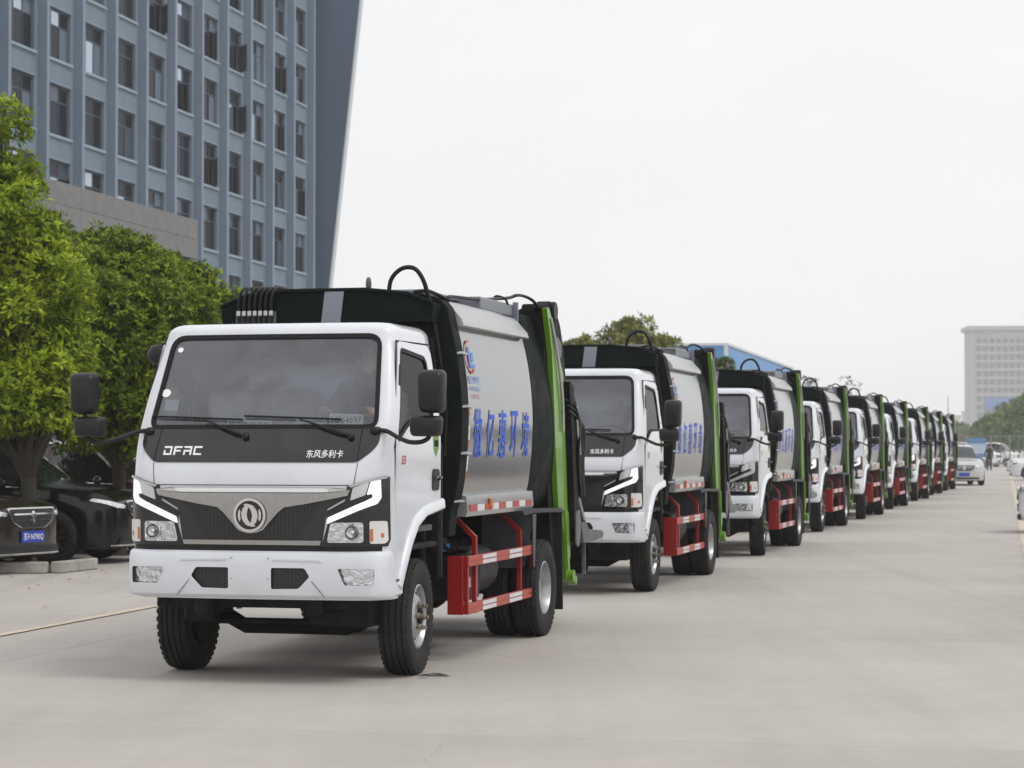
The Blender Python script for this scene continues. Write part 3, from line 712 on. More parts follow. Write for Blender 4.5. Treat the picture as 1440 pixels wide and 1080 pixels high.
        for i, (y, z) in enumerate(lip):
            a = lip[max(i - 1, 0)]; b = lip[min(i + 1, len(lip) - 1)]; t = Vector((b[0] - a[0], b[1] - a[1])).normalized(); n = Vector((-t.y, t.x))
            W_ = Wt(max(z, 0.6)); ln.append([(s_ * (W_ - 0.06), y, z), (s_ * (W_ + 0.020), y, z), (s_ * (W_ + 0.028), y + n.x * 0.010, z + n.y * 0.010), (s_ * (W_ + 0.026), y + n.x * 0.060, z + n.y * 0.060), (s_ * (W_ + 0.016), y + n.x * 0.074, z + n.y * 0.074), (s_ * (W_ + 0.002), y + n.x * 0.080, z + n.y * 0.080), (s_ * (W_ - 0.06), y + n.x * 0.080, z + n.y * 0.080)])
        MB().loft(ln).build('wheel_arch_lip', 'white_paint', T, 40)
        # bumper end / entry step under the door
        m = MB(); m.box(s_ * 0.60, s_ * 0.918, -0.595, -0.46, 0.575, 0.672, 0.015); m.build('entry_step', 'white_bumper', T)
        m = MB(); m.box(s_ * 0.70, s_ * 0.925, -0.62, -0.48, 0.676, 0.690, 0.004); m.build('step_tread', 'mud_grey', T)
        # vent slot on the pillar
        m = MB(); m.tube([(s_ * (Wt(2.05) + 0.002), -0.46, 1.98), (s_ * (Wt(2.18) + 0.002), -0.405, 2.12)], 0.014, 6); m.build('pillar_vent', 'black_plastic', T)
    # decals on the right-hand (photo) door
    m = MB(); drape(m, [(0.235, 1.64), (0.315, 1.655), (0.375, 1.635), (0.375, 1.56), (0.30, 1.50), (0.245, 1.56)], fn_right, 0.008, 0.003, None); dc = m.build('door_sticker', 'sticker_green', T)
    m = MB(); drape(m, [(0.26, 1.615), (0.35, 1.615), (0.35, 1.57), (0.26, 1.57)], fn_right, 0.010, 0.002, None); m.build('sticker_band', 'frame_green_black', dc)
    m = MB()
    for k in range(2): put_text(m, '5', -0.53 + 0.055 * k, -0.47 + 0.055 * k, 1.450, 1.510, fn_right, 0.008, shear=0.35, bold=0.03, step=None)
    m.build('door_mark', 'logo_red', T, 0, False)
    # ---- inside the cab
    m = MB(); m.box(-0.86, 0.86, -0.62, 0.43, 0.98, 1.02); m.build('cab_floor', 'lining_grey', T)
    dash = [(-0.72, 1.1), (-0.70, 1.62), (-0.60, 1.675), (-0.42, 1.66), (-0.33, 1.58), (-0.33, 1.1)]
    m = MB(); m.prism(dash, -0.80, 0.80, 'x'); ds = m.build('dashboard', 'dash_grey', T, 30)
    for cx, w_ in ((0.46, 0.26), (-0.36, 0.42)):
        m = MB(); m.box(cx - w_, cx + w_, -0.12, 0.36, 1.30, 1.44, 0.04); st = m.build('seat', 'seat_cloth', T, 50)
        m = MB(); m.box(cx - w_, cx + w_, 0.24, 0.37, 1.42, 1.98, 0.05); m.box(cx - 0.13, cx + 0.13, 0.27, 0.36, 2.0, 2.16, 0.04); m.build('seat_back', 'seat_cloth', st, 50)
        m = MB(); m.box(cx - w_ + 0.05, cx + w_ - 0.05, -0.08, 0.30, 1.02, 1.295, 0.02); m.build('seat_base', 'dash_grey', st, 50)
    a = R(28); cw = Vector((0.46, -0.24, 1.70))
    m = MB(); m.tube([cw + Vector((0.20 * math.cos(t), 0.20 * math.sin(t) * math.sin(a) * -1, 0.20 * math.sin(t) * math.cos(a) * 0.55)) for t in np.linspace(0, 2 * math.pi, 29)[:-1]], 0.014, 6, closed=True)
    m.tube([cw + Vector((-0.19, 0, 0)), cw, cw + Vector((0.19, 0, 0))], 0.016, 6); m.tube([cw, cw + Vector((0, -0.2, -0.14))], 0.03, 8); m.build('steering_wheel', 'black_plastic', T)
    m = MB(); m.prism(round_poly([(-0.52, 1.76), (0.52, 1.76), (0.52, 2.16), (-0.52, 2.16)], 0.06), 0.425, 0.44, 'y'); m.build('rear_window_sheen', 'rear_sheen', T)  # pale panel painted in place of the sky's reflection in the rear glass
    m = MB(); m.box(-0.11, 0.11, -0.40, -0.375, 2.19, 2.25, 0.012); m.build('rear_view_mirror', 'black_plastic', T)
    m = MB(); m.box(-0.20, 0.25, -0.36, -0.22, 2.285, 2.33, 0.01); m.build('roof_console', 'lining_grey', T)
    # papers on the dashboard
    def sheet(name, x0, x1, z0, z1, y0, lean, txt=None):
        fnp = lambda u, v: (u, y0 + (v - z0) * lean, v)
        m = MB(); drape(m, [(x0, z0), (x1, z0), (x1 - 0.01, z1), (x0, z1 + 0.008)], fnp, 0.0, 0.003, None); p = m.build(name, 'paper_white', ds, 0)
        if txt:
            m = MB(); put_text(m, txt, x0 + 0.02, x1 - 0.02, z0 + (z1 - z0) * 0.25, z0 + (z1 - z0) * 0.8, fnp, 0.003, step=None); m.build('lettering', 'ink_black', p, 0, False)
    sheet('placard', 0.455, 0.70, 1.705, 1.785, -0.655, 0.35, 'HF64697')
    sheet('paper_sheet', 0.22, 0.45, 1.698, 1.750, -0.665, 0.5); sheet('paper_sheet', -0.27, 0.06, 1.700, 1.742, -0.668, 0.5, '程力专用汽车')
    # ---- wipers
    for (px, bx0, bx1) in ((-0.085, -0.80, -0.13), (0.645, -0.12, 0.56)):
        P = lambda x, z, o: Vector((x, y_front(x, z) - o, z))
        m = MB(); m.tube([P(px, 1.640, 0.02), P(px - 0.09, 1.670, 0.035), P((bx0 + bx1) / 2 + 0.06, 1.752, 0.03)], [0.011, 0.010, 0.006], 6)
        wi = m.build('wiper', 'black_plastic', T)
        m = MB(); zt = 1.775; m.tube([P(x, zt - 0.025 * (x - bx0) / (bx1 - bx0), 0.014) for x in np.linspace(bx0, bx1, 9)], 0.0075, 5); m.build('wiper_blade', 'rubber_seal', wi)
        m = MB(); m.lathe([(0.0, -0.01), (0.024, -0.01), (0.024, 0.03), (0.016, 0.04), (0, 0.04)], 12, Matrix.Translation(P(px, 1.638, 0)) @ Matrix.Rotation(R(-90), 4, 'Z')); m.build('wiper_pivot', 'black_plastic', wi)
    # ---- mirrors on their arms
    for s_ in (-1, 1):
        m = MB(); m.tube([(s_ * q[0], q[1], q[2]) for q in smooth_path([(0.79, -0.70, 1.675), (0.88, -0.72, 1.672), (0.99, -0.79, 1.625), (1.08, -0.82, 1.598), (1.17, -0.835, 1.606), (1.215, -0.835, 1.66), (1.22, -0.835, 1.85)], 5)], 0.0155, 8)
        ar = m.build('mirror_arm', 'black_plastic', T)
        m = MB(); m.sphere((s_ * 0.80, -0.715, 1.675), (0.035, 0.03, 0.028)); m.build('arm_socket', 'black_plastic', ar)
        def pod(name, cx, cz, w_, h_, d_, rr_):
            P = round_poly([(-w_ / 2 * 0.92, -h_ / 2), (w_ / 2 * 0.92, -h_ / 2), (w_ / 2, h_ / 2), (-w_ / 2, h_ / 2)], rr_, 4)
            rings = []
            for y_, k in ((-d_ * 0.62, 0.72), (-d_ * 0.5, 0.88), (-d_ * 0.25, 0.97), (0.0, 1.0), (d_ * 0.35, 1.0), (d_ * 0.36, 0.93)):
                rings.append([(s_ * cx + x * k, -0.835 + y_, cz + z * k) for x, z in P])
            o = MB().loft(rings).build(name, 'mirror_plastic', ar, 50)
            m = MB(); m.prism([(s_ * cx + x * 0.9, cz + z * 0.93) for x, z in P], -0.835 + d_ * 0.365, -0.835 + d_ * 0.38, 'y'); m.build('mirror_glass', 'chrome', o)
        pod('mirror_housing', 1.225, 1.93, 0.182, 0.283, 0.12, 0.045); pod('wide_mirror_housing', 1.185, 1.703, 0.222, 0.135, 0.10, 0.035)
    m = MB(); m.sphere((-0.99, -0.10, 2.22), (0.10, 0.05, 0.075), 14, 9); km = m.build('kerb_mirror', 'mirror_plastic', T, 60)
    m = MB(); m.tube([(-0.86, -0.25, 2.2), (-0.95, -0.18, 2.26), (-0.99, -0.1, 2.25)], 0.012, 6); m.build('kerb_mirror_arm', 'black_plastic', km)
    # intake hose behind the cab
    m = MB()
    for k in range(26):
        t = k / 25; m.lathe([(0.028, -0.006), (0.04, 0), (0.028, 0.006)], 10, Matrix.Translation((0.80 + 0.05 * t, 0.56 + 0.02 * t, 2.34 - 0.5 * t)) @ Matrix.Rotation(R(90), 4, 'Y'))
    m.tube([(0.80, 0.56, 2.34), (0.85, 0.58, 1.84), (0.84, 0.6, 1.2)], 0.028, 8); m.build('intake_hose', 'hose_black', T)
    # ---- chassis
    m = MB()
    for s_ in (-1, 1): m.box(s_ * 0.33, s_ * 0.42, -0.78, 4.3, 0.62, 0.82, 0.01)
    for y in (-0.74, 0.55, 1.6, 2.6, 3.9): m.box(-0.33, 0.33, y - 0.04, y + 0.04, 0.64, 0.80)
    ch_ = m.build('chassis_frame', 'chassis_black', T)
    m = MB(); m.tube([(-0.68, 0, 0.40), (-0.5, 0, 0.38), (-0.38, 0, 0.315), (0.38, 0, 0.315), (0.5, 0, 0.38), (0.68, 0, 0.40)], 0.055, 8); m.build('front_axle', 'chassis_black', T)
    m = MB(); m.tube([(-0.62, -0.18, 0.36), (0.62, -0.18, 0.36)], 0.022, 6); m.tube([(0.35, -0.5, 0.62), (0.36, -0.25, 0.5), (0.3, -0.18, 0.36)], 0.025, 6)
    for s_ in (-1, 1): m.box(s_ * 0.36, s_ * 0.44, -0.72, 0.75, 0.46, 0.52, 0.01); m.box(s_ * 0.33, s_ * 0.45, -0.78, -0.68, 0.44, 0.66, 0.02)
    m.build('leaf_springs', 'chassis_black', T)
    m = MB(); m.box(-0.62, 0.62, -0.62, -0.56, 0.52, 0.60, 0.02); m.box(-0.62, -0.40, -0.55, -0.40, 0.38, 0.60, 0.02); m.box(0.28, 0.72, -0.55, -0.30, 0.36, 0.60, 0.02); m.box(-0.76, 0.76, -0.68, -0.63, 0.49, 0.60, 0.01); m.box(-0.72, -0.42, -0.40, -0.12, 0.42, 0.70, 0.02); m.build('front_crossmember', 'chassis_black', T)
    m = MB(); m.box(-0.28, 0.28, -0.1, 0.55, 0.46, 0.95, 0.06); m.box(-0.8, 0.8, 0.42, 0.50, 0.55, 1.12, 0.02); m.build('engine', 'chassis_black', T)
    m = MB(); m.tube([(-0.86, 3.3, 0.40), (-0.16, 3.3, 0.40)], 0.06, 10); m.tube([(0.16, 3.3, 0.40), (0.86, 3.3, 0.40)], 0.06, 10); m.sphere((0, 3.3, 0.40), (0.2, 0.22, 0.2), 12, 8)
    m.tube([(0, 0.6, 0.55), (0, 3.1, 0.42)], 0.045, 8); m.build('rear_axle', 'chassis_black', T)
    m = MB()
    for s_ in (-1, 1): m.box(s_ * 0.48, s_ * 0.88, -0.38, 0.50, 0.86, 0.90, 0.01); m.box(s_ * 0.45, s_ * 0.47, -0.4, 0.5, 0.55, 1.0)
    m.build('inner_arches', 'chassis_black', T)
    m = MB(); m.box(-0.88, 0.88, 0.58, 0.66, 0.62, 1.60, 0.02); m.box(-0.82, 0.82, 0.62, 1.0, 0.84, 1.04, 0.02); m.build('rear_cab_frame', 'chassis_black', T)
    m = MB(); m.box(-0.50, 0.48, 0.78, 2.62, 0.44, 0.835, 0.03); m.build('shade_block', 'chassis_black', T)  # block added between the rails to deepen the shade under the truck
    m = MB(); m.lathe([(0.10, -0.09), (0.36, -0.09), (0.38, -0.04), (0.38, 0.04), (0.36, 0.09), (0.10, 0.09)], 28, Matrix.Translation((0, 3.92, 0.55)) @ Matrix.Rotation(R(90), 4, 'Y')); m.build('shade_disc', 'tyre_rubber', T)  # disc added behind the rear axle to darken the ground below
    # ---- wheels
    tf = tyre_mesh('tyre'); rf_ = front_rim_mesh(); rr_ = rear_rim_mesh()
    nut = MB().lathe([(0, 0), (0.022, 0), (0.022, 0.018), (0.015, 0.022), (0.015, 0.045), (0, 0.047)], 6).mesh('wheel_nut', 'nut_bronze')
    hub = MB(); hub.lathe([(0, 0.08), (0.056, 0.08), (0.056, 0.105), (0.048, 0.112), (0.02, 0.114), (0, 0.114)], 20); hub = hub.mesh('hub', 'hole_dark')
    drum = MB().lathe([(0, -0.11), (0.19, -0.11), (0.20, -0.10), (0.20, 0.0), (0, 0.0)], 24).mesh('brake_drum', 'hole_dark')
    hol = MB()
    for (x, y, z) in ring_of(6, 0.164, 0.0588, 0.5):
        a = math.atan2(z, y); Mh = Matrix.Translation((x, y, z)) @ Matrix.Rotation(a, 4, 'X') @ Matrix.Rotation(R(38), 4, 'Z')
        hol.lathe([(0, -0.01), (0.021, -0.01), (0.021, 0.0035), (0, 0.0035)], 14, Mh @ Matrix.Diagonal((1, 0.85, 1.35, 1)))
    hol = hol.mesh('hand_holes', 'hole_dark')
    fw = []
    for s_ in (-1, 1):
        we = bpy.data.objects.new('front_wheel', tf); COL.objects.link(we); we.parent = T; we.location = (s_ * 0.80, 0, 0.40); we.rotation_euler = (random.random() * 6, 0, (0 if s_ > 0 else math.pi)); we.rotation_mode = 'XYZ'
        we.name = 'front_wheel'
        for n_, mm in (('rim', rf_), ('hub', hub), ('hand_holes', hol), ('brake_drum', drum)): mesh_obj(n_, mm, we)
        for q_ in ring_of(6, 0.085, 0.094): mesh_obj('wheel_nut', nut, we).location = q_
        fw.append(we)
    for s_ in (-1, 1):
        for x_, outer_ in ((0.915, 1), (0.675, 0)):
            we = bpy.data.objects.new('rear_wheel', tf); COL.objects.link(we); we.parent = T; we.location = (s_ * x_, 3.3, 0.40); we.rotation_euler = (random.random() * 6, 0, (0 if s_ > 0 else math.pi))
            if outer_:
                mesh_obj('rim', rr_, we)
    # ---- things slung under the body
    m = MB(); m.lathe([(0, -0.30), (0.16, -0.30), (0.185, -0.27), (0.185, 0.27), (0.16, 0.30), (0, 0.30)], 20, Matrix.Translation((0.70, 1.95, 0.62)) @ Matrix.Rotation(R(90), 4, 'Z')); m.build('air_tank', 'tank_grey', T)
    m = MB(); m.box(0.52, 0.90, 1.25, 1.60, 0.42, 0.76, 0.02); bb = m.build('battery_box', 'black_plastic', T)
    m = MB(); m.box(0.895, 0.906, 1.28, 1.31, 0.52, 0.60); m.box(0.895, 0.906, 1.34, 1.37, 0.52, 0.60); m.build('battery_label', 'paper_white', bb)
    m = MB(); m.box(-0.95, -0.52, 1.1, 2.0, 0.40, 0.80, 0.05); m.build('fuel_tank', 'tank_grey', T)
    m = MB(); 
    for k in range(5): m.tube(smooth_path([(0.45, 1.0 + 0.1 * k, 0.9), (0.70, 1.02 + 0.13 * k, 0.86 - 0.02 * k), (0.80, 1.1 + 0.14 * k, 0.80), (0.6, 1.3 + 0.1 * k, 0.72)], 5), 0.016, 6)
    m.build('hydraulic_hoses', 'hose_black', T)
    m = MB(); m.tube([(0.62, 1.02, 0.80), (0.80, 1.10, 0.83)], 0.03, 8); m.build('blue_valve', 'logo_blue', T)
    # ---- side guards
    for s_ in (-1, 1):
        m = MB(); 
        for z0 in (0.345, 0.690): m.box(s_ * 0.955, s_ * 0.990, 0.935, 2.985, z0, z0 + 0.078, 0.004)
        m.box(s_ * 0.957, s_ * 0.988, 2.952, 2.985, 0.424, 0.689, 0.003); m.box(s_ * 0.957, s_ * 0.988, 0.935, 0.968, 0.424, 0.689, 0.003)
        g = m.build('side_guard', 'guard_red', T)
        m = MB(); m.box(s_ * 0.835, s_ * 0.954, 0.920, 0.950, 0.343, 0.770, 0.004); m.build('guard_front_plate', 'guard_red', g)
        for yb in (1.30, 2.69):
            P = [(0.950, 0.33), (0.950, 0.90), (0.80, 1.045), (0.70, 1.045), (0.70, 1.015), (0.79, 1.012), (0.918, 0.885), (0.918, 0.33)]
            m = MB(); m.prism([(s_ * x, z) for x, z in P], yb, yb + 0.045, 'y'); m.build('guard_bracket', 'guard_red', g)
        n_ = 5
        for z0 in (0.345, 0.690):
            for k in range(n_):
                y0 = 0.94 + k * 0.408; mt = 'tape_red' if k % 2 == 0 else 'tape_white'
                for dz in (0.006, 0.044):
                    m = MB(); m.box(s_ * 0.9895, s_ * 0.9925, y0 + 0.002, min(y0 + 0.405, 2.98), z0 + dz, z0 + dz + 0.028); m.build('reflective_tape', mt, g, 0)
    # ---- rear mudguards
    for s_ in (-1, 1):
        m = MB(); m.prism([(2.55, 1.055), (2.95, 1.065), (3.95, 1.045), (3.99, 1.02), (3.99, 0.985), (3.93, 1.01), (2.98, 1.03), (2.60, 1.02)], s_ * 0.56, s_ * 1.005, 'x'); mg = m.build('mudguard', 'mud_grey', T)
        m = MB(); m.prism([(s_ * 0.57, 1.018), (s_ * 1.0, 1.018), (s_ * 1.0, 0.97), (s_ * 0.93, 0.60), (s_ * 0.90, 0.58), (s_ * 0.57, 0.58)], 2.90, 2.912, 'y'); m.build('mudguard_front', 'mud_panel', mg)
        m = MB(); m.prism([(2.88, 1.02), (3.0, 1.02), (2.955, 0.60), (2.93, 0.58), (2.90, 0.60)], s_ * 0.999, s_ * 1.006, 'x'); m.build('mudguard_flange', 'mud_panel', mg)
        m = MB(); m.prism([(3.955, 1.0), (3.985, 1.0), (4.01, 0.17), (3.985, 0.17)], s_ * 0.58, s_ * 1.0, 'x'); m.build('mud_flap', 'tyre_rubber', mg)
    # ---- refuse body
    m = MB(); m.loft([body_ring(1.0), body_ring(1.5), body_ring(2.0), body_ring(2.5), body_ring(3.1)]); bd = m.build('refuse_body', 'steel_body', T, 40)
    for s_ in (-1, 1):
        ev = [(s_ * x, z) for x, z in ((0.82, 2.625), (0.925, 2.505), (0.938, 2.462), (0.915, 2.452), (0.86, 2.47))]
        m = MB(); m.prism(ev, 1.0, 3.02, 'y'); m.build('eave_rail', 'steel_rail', bd)
        rl = [(s_ * x, z) for x, z in ((0.90, 1.215), (0.958, 1.205), (0.968, 1.09), (0.95, 1.055), (0.84, 1.055))]
        m = MB(); m.prism(rl, 1.0, 3.06, 'y'); br_ = m.build('sill_rail', 'steel_rail', bd)
        for k in range(9):
            y0 = 1.06 + k * 0.215
            m = MB(); m.box(s_ * 0.9655, s_ * 0.9715, y0, y0 + 0.20, 1.092, 1.14); m.build('reflective_tape', 'tape_red' if k % 2 == 0 else 'tape_white', br_, 0)
        m = MB(); m.box(s_ * 0.965, s_ * 0.985, 1.62, 1.69, 1.10, 1.18, 0.005); m.build('side_marker', 'amber_lens', br_)
        # white band with red squares by the front edge
        fnb = fn_body if s_ > 0 else fn_body_l
        fl = (lambda L: L) if s_ > 0 else (lambda L: [(-y, z) for y, z in reversed(L)])
        for k in range(5):
            z0 = 1.845 - k * 0.115
            m = MB(); drape(m, fl([(1.012, z0 - 0.11), (1.062, z0 - 0.11), (1.062, z0), (1.012, z0)]) if k % 2 else fl([(1.012, z0 - 0.05), (1.062, z0 - 0.05), (1.062, z0), (1.012, z0)]), fnb, 0.006, 0.003, None); m.build('reflective_tape', 'tape_white' if k % 2 else 'tape_red', bd, 0)
        # lettering along the side
        for k, chx in enumerate('徽亿惠环境'):
            y0 = 1.19 + k * 0.372
            m = MB(); a_, b_ = (y0, y0 + 0.23)
            if s_ > 0: put_text(m, chx, a_, b_, 1.485, 1.855, fnb, 0.004, bold=0.012)
            else: put_text(m, chx, -(1.19 + (4 - k) * 0.372 + 0.23), -(1.19 + (4 - k) * 0.372), 1.485, 1.855, fnb, 0.004, bold=0.012)
            m.build('lettering', 'letter_blue', bd, 0, False)
        c0 = 1.20 if s_ > 0 else -1.20
        ey = lambda a, k: (c0 + 0.12 * k * math.cos(R(a)), 2.235 + 0.125 * k * math.sin(R(a)))
        m = MB(); P = [ey(a, 1.0) for a in range(70, 331, 10)] + [ey(a, 0.86 if 90 < a < 310 else 0.93) for a in range(330, 69, -10)]
        drape(m, P, fnb, 0.008, 0.002, None); m.build('logo_arc', 'logo_red', bd, 0)
        m = MB()
        drape(m, [(c0 - 0.03, 2.31), (c0, 2.31), (c0 - 0.015, 2.185), (c0 + 0.09, 2.185), (c0 + 0.085, 2.155), (c0 - 0.055, 2.155)], fnb, 0.008, 0.002, None)
        for j in range(2): drape(m, [(c0 + 0.02 + 0.04 * j, 2.27), (c0 + 0.043 + 0.04 * j, 2.27), (c0 + 0.035 + 0.04 * j, 2.20), (c0 + 0.014 + 0.04 * j, 2.20)], fnb, 0.008, 0.002, None)
        m.build('logo_letter', 'logo_blue', bd, 0)
        m = MB(); put_text(m, '程力专汽', c0 - 0.12, c0 + 0.20, 2.035, 2.095, fnb, 0.007, bold=0.006); put_text(m, 'CHENGLI', c0 - 0.11, c0 + 0.19, 1.985, 2.015, fnb, 0.007); m.build('lettering', 'logo_blue', bd, 0, False)
        m = MB(); put_text(m, '中国名企', c0 - 0.05, c0 + 0.18, 1.925, 1.96, fnb, 0.007, spacing=1.5); m.build('lettering', 'logo_red', bd, 0, False)
    m = MB(); m.box(-0.60, 0.62, 1.02, 3.0, 2.70, 2.735, 0.01); m.box(0.36, 0.80, 2.0, 3.1, 2.64, 2.742, 0.01); m.build('roof_plate', 'grey_panel', bd)
    # ---- front frame of the body and its sloping bulkhead
    def rib(y0, y1, g0, g1, bot):
        o_ = body_ring(y0, g0, bot=bot); p_ = body_ring(y1, g1, bot=bot)
        return MB().loft([body_ring(y0 - 0.01, g0 - 0.02, bot=bot), o_, p_, body_ring(y1 + 0.002, g1 - 0.03, bot=bot)])
    ff = rib(0.84, 1.0, 0.006, 0.012, 0.90).build('body_front_frame', 'frame_green_black', T, 30)
    m = MB(); m.prism([(-0.80, 2.47), (0.80, 2.47), (0.815, 2.60), (0.62, 2.675), (0.3, 2.708), (-0.3, 2.708), (-0.62, 2.675), (-0.815, 2.60)], 0.62, 0.82, 'y'); m.build('bulkhead_hood', 'frame_green_black', ff, 30)
    m = MB(); m.tube([(-0.815, 0.62, 2.60), (-0.62, 0.615, 2.675), (-0.3, 0.61, 2.708), (0.3, 0.61, 2.708), (0.62, 0.615, 2.675), (0.815, 0.62, 2.60)], 0.016, 6); m.build('hood_edge', 'frame_green_black', ff)
    m = MB(); m.box(-0.78, 0.78, 0.80, 0.83, 1.0, 2.46); m.build('bulkhead_plate', 'chassis_black', ff)
    m = MB(); m.add([(-0.03, 0.612, 2.47), (0.115, 0.612, 2.47), (0.145, 0.612, 2.712), (0.0, 0.612, 2.712), (-0.03, 0.60, 2.47), (0.115, 0.60, 2.47), (0.145, 0.60, 2.718), (0.0, 0.60, 2.718), (0.145, 0.9, 2.718), (0.0, 0.9, 2.718)], [(4, 5, 6, 7), (0, 4, 7, 3), (1, 2, 6, 5), (7, 6, 8, 9)]); m.build('hood_band', 'grey_panel', ff, 0)
    m = MB(); m.sphere((0.22, 0.95, 2.775), (0.022, 0.03, 0.055), 10, 7); m.tube([(0.22, 0.95, 2.70), (0.22, 0.95, 2.76)], 0.012, 6); m.build('beacon', 'hydraulic_grey', ff, 60)
    for s_ in (-1, 1):
        for z in (2.25, 1.86, 1.52, 1.17):
            x = xb(z) + 0.012; m = MB(); m.tube([(s_ * (x - 0.01), 0.855, z), (s_ * (x + 0.028), 0.86, z + 0.004), (s_ * (x + 0.028), 0.985, z), (s_ * (x - 0.01), 0.99, z - 0.002)], 0.011, 6); m.build('ladder_rung', 'pipe_steel', ff)
    m = MB(); hp = smooth_path([(0.47, 0.70, 2.52), (0.455, 0.70, 2.66), (0.47, 0.70, 2.78), (0.53, 0.70, 2.85), (0.60, 0.70, 2.872), (0.665, 0.70, 2.85), (0.715, 0.71, 2.77), (0.74, 0.74, 2.66), (0.775, 0.76, 2.5), (0.82, 0.775, 2.2), (0.86, 0.78, 1.85), (0.85, 0.78, 1.5)], 5)
    m.tube(hp, 0.0165, 8); m.build('hoop_hose', 'hose_black', ff, 60)
    for k in range(7):
        x = -0.66 + 0.042 * k; m = MB(); m.tube(smooth_path([(x, 0.585, 2.44), (x, 0.58, 2.62), (x + 0.01, 0.60, 2.70), (x + 0.03, 0.66, 2.735), (x + 0.05, 0.80, 2.728), (x + 0.06, 1.0, 2.725)], 4), 0.0125, 6); m.build('hose', 'hose_black', ff, 60)
        m = MB(); m.box(x - 0.015, x + 0.015, 0.565, 0.60, 2.525, 2.565, 0.005); m.build('hose_fitting', 'pipe_steel', ff)
    m = MB(); m.box(-0.69, -0.38, 0.60, 0.618, 2.475, 2.56); m.build('valve_plate', 'hydraulic_grey', ff)
    m = MB(); m.tube(smooth_path([(0.60, 0.84, 2.70), (0.70, 0.88, 2.71), (0.80, 0.97, 2.66), (0.815, 1.05, 2.65), (0.79, 1.15, 2.685), (0.78, 2.0, 2.72), (0.77, 2.95, 2.79), (0.80, 3.15, 2.825), (0.82, 3.35, 2.83), (0.86, 3.55, 2.79), (0.90, 3.7, 2.66), (0.94, 3.85, 2.42)], 5), 0.0135, 6); m.build('roof_pipe', 'hose_black', bd, 60)
    m = MB(); m.tube(smooth_path([(0.72, 2.65, 2.74), (0.74, 2.70, 2.79), (0.79, 2.80, 2.775), (0.80, 2.86, 2.73)], 4), 0.010, 6); m.build('pipe_clip', 'hose_black', bd)
    # ---- rear frame, hopper and green cheek plates
    rr0 = [body_ring(3.03, -0.03), body_ring(3.06, 0.004)]
    rr1 = []
    for y, g in ((3.30, 0.012), (3.62, 0.014), (3.72, 0.012)):
        rr1.append([(x, y + (0.16 * (1.95 - z) / 0.9 if z < 1.95 else -0.14 * (z - 1.95) / 0.7), z + (0.03 if z > 2.5 else 0)) for x, _, z in body_ring(y, g, top=2.72)])
    m = MB(); m.loft(rr0 + rr1); rf = m.build('body_rear_frame', 'frame_green_black', T, 30)
    m = MB(); m.box(0.80, 0.845, 3.02, 3.045, 2.48, 2.76, 0.004); m.build('frame_corner_plate', 'grey_panel', rf)
    CH = [(3.47, 2.735), (3.55, 2.745), (3.70, 2.62), (3.86, 2.42), (4.09, 2.20), (4.16, 1.75), (4.26, 1.05), (4.34, 0.60), (4.37, 0.44), (4.30, 0.40), (4.20, 0.42), (4.15, 0.75), (4.06, 0.90), (3.90, 1.05), (3.80, 1.5), (3.735, 1.95), (3.66, 2.37)]
    for s_ in (-1, 1):
        m = MB(); m.prism(CH, s_ * 0.940, s_ * 0.985, 'x'); cp = m.build('cheek_plate', 'tail_green', T, 20)
        m = MB(); m.prism([(4.10, 1.02), (4.24, 1.00), (4.30, 0.62), (4.22, 0.50), (4.16, 0.75)], s_ * 0.9855, s_ * 1.0, 'x'); m.build('cheek_gusset', 'tail_green', cp, 20)
        m = MB(); m.lathe([(0, -0.05), (0.055, -0.05), (0.055, 0.05), (0, 0.05)], 14, Matrix.Translation((s_ * 0.985, 4.30, 0.44))); m.lathe([(0, -0.03), (0.04, -0.03), (0.04, 0.05), (0, 0.05)], 12, Matrix.Translation((s_ * 0.985, 4.38, 0.40))); m.build('hinge_boss', 'tail_green', cp)
        m = MB(); m.tube(smooth_path([(s_ * 0.99, 3.60, 2.66), (s_ * 1.0, 3.80, 2.36), (s_ * 1.005, 3.98, 1.98), (s_ * 1.0, 4.02, 1.7)], 5), 0.012, 6); m.build('cheek_pipe', 'pipe_steel', cp)
        # lift arm behind
        A = [(4.14, 2.15), (4.30, 2.10), (4.40, 1.85), (4.46, 1.62), (4.56, 1.42), (4.62, 1.20), (4.66, 1.0), (4.80, 0.86), (4.72, 0.76), (4.42, 0.72), (4.33, 0.95), (4.30, 1.3), (4.22, 1.75)]
        m = MB(); m.prism(round_poly(A, 0.05, 3), s_ * 0.955, s_ * 1.03, 'x'); la = m.build('lift_arm', 'chassis_black', T, 30)
        m = MB(); m.prism(round_poly([(4.52, 0.90), (4.72, 0.90), (4.85, 0.83), (5.42, 0.80), (5.50, 0.765), (5.45, 0.735), (5.0, 0.715), (4.62, 0.72)], 0.02, 2), s_ * 0.98, s_ * 1.05, 'x'); m.build('lift_foot', 'hydraulic_grey', la, 30)
        m = MB(); m.prism(round_poly([(4.34, 1.0), (4.50, 1.02), (4.55, 0.86), (4.46, 0.68), (4.34, 0.72)], 0.05, 3), s_ * 1.032, s_ * 1.045, 'x'); m.build('lift_cover', 'hydraulic_grey', la, 30)
        m = MB()
        for k in range(3): m.tube(smooth_path([(s_ * (0.99 + 0.015 * k), 4.12 + 0.02 * k, 1.98 - 0.05 * k), (s_ * 1.04, 4.32 + 0.03 * k, 1.92 - 0.05 * k), (s_ * 1.05, 4.42 + 0.02 * k, 1.7), (s_ * 1.04, 4.44 + 0.03 * k, 1.4), (s_ * 1.04, 4.55, 1.1)], 5), 0.014, 6)
        m.build('lift_hoses', 'hose_black', la, 60)
        m = MB(); m.tube([(s_ * 1.04, 4.36, 1.92), (s_ * 1.045, 4.47, 1.50)], 0.018, 8); m.build('lift_ram', 'pipe_steel', la)
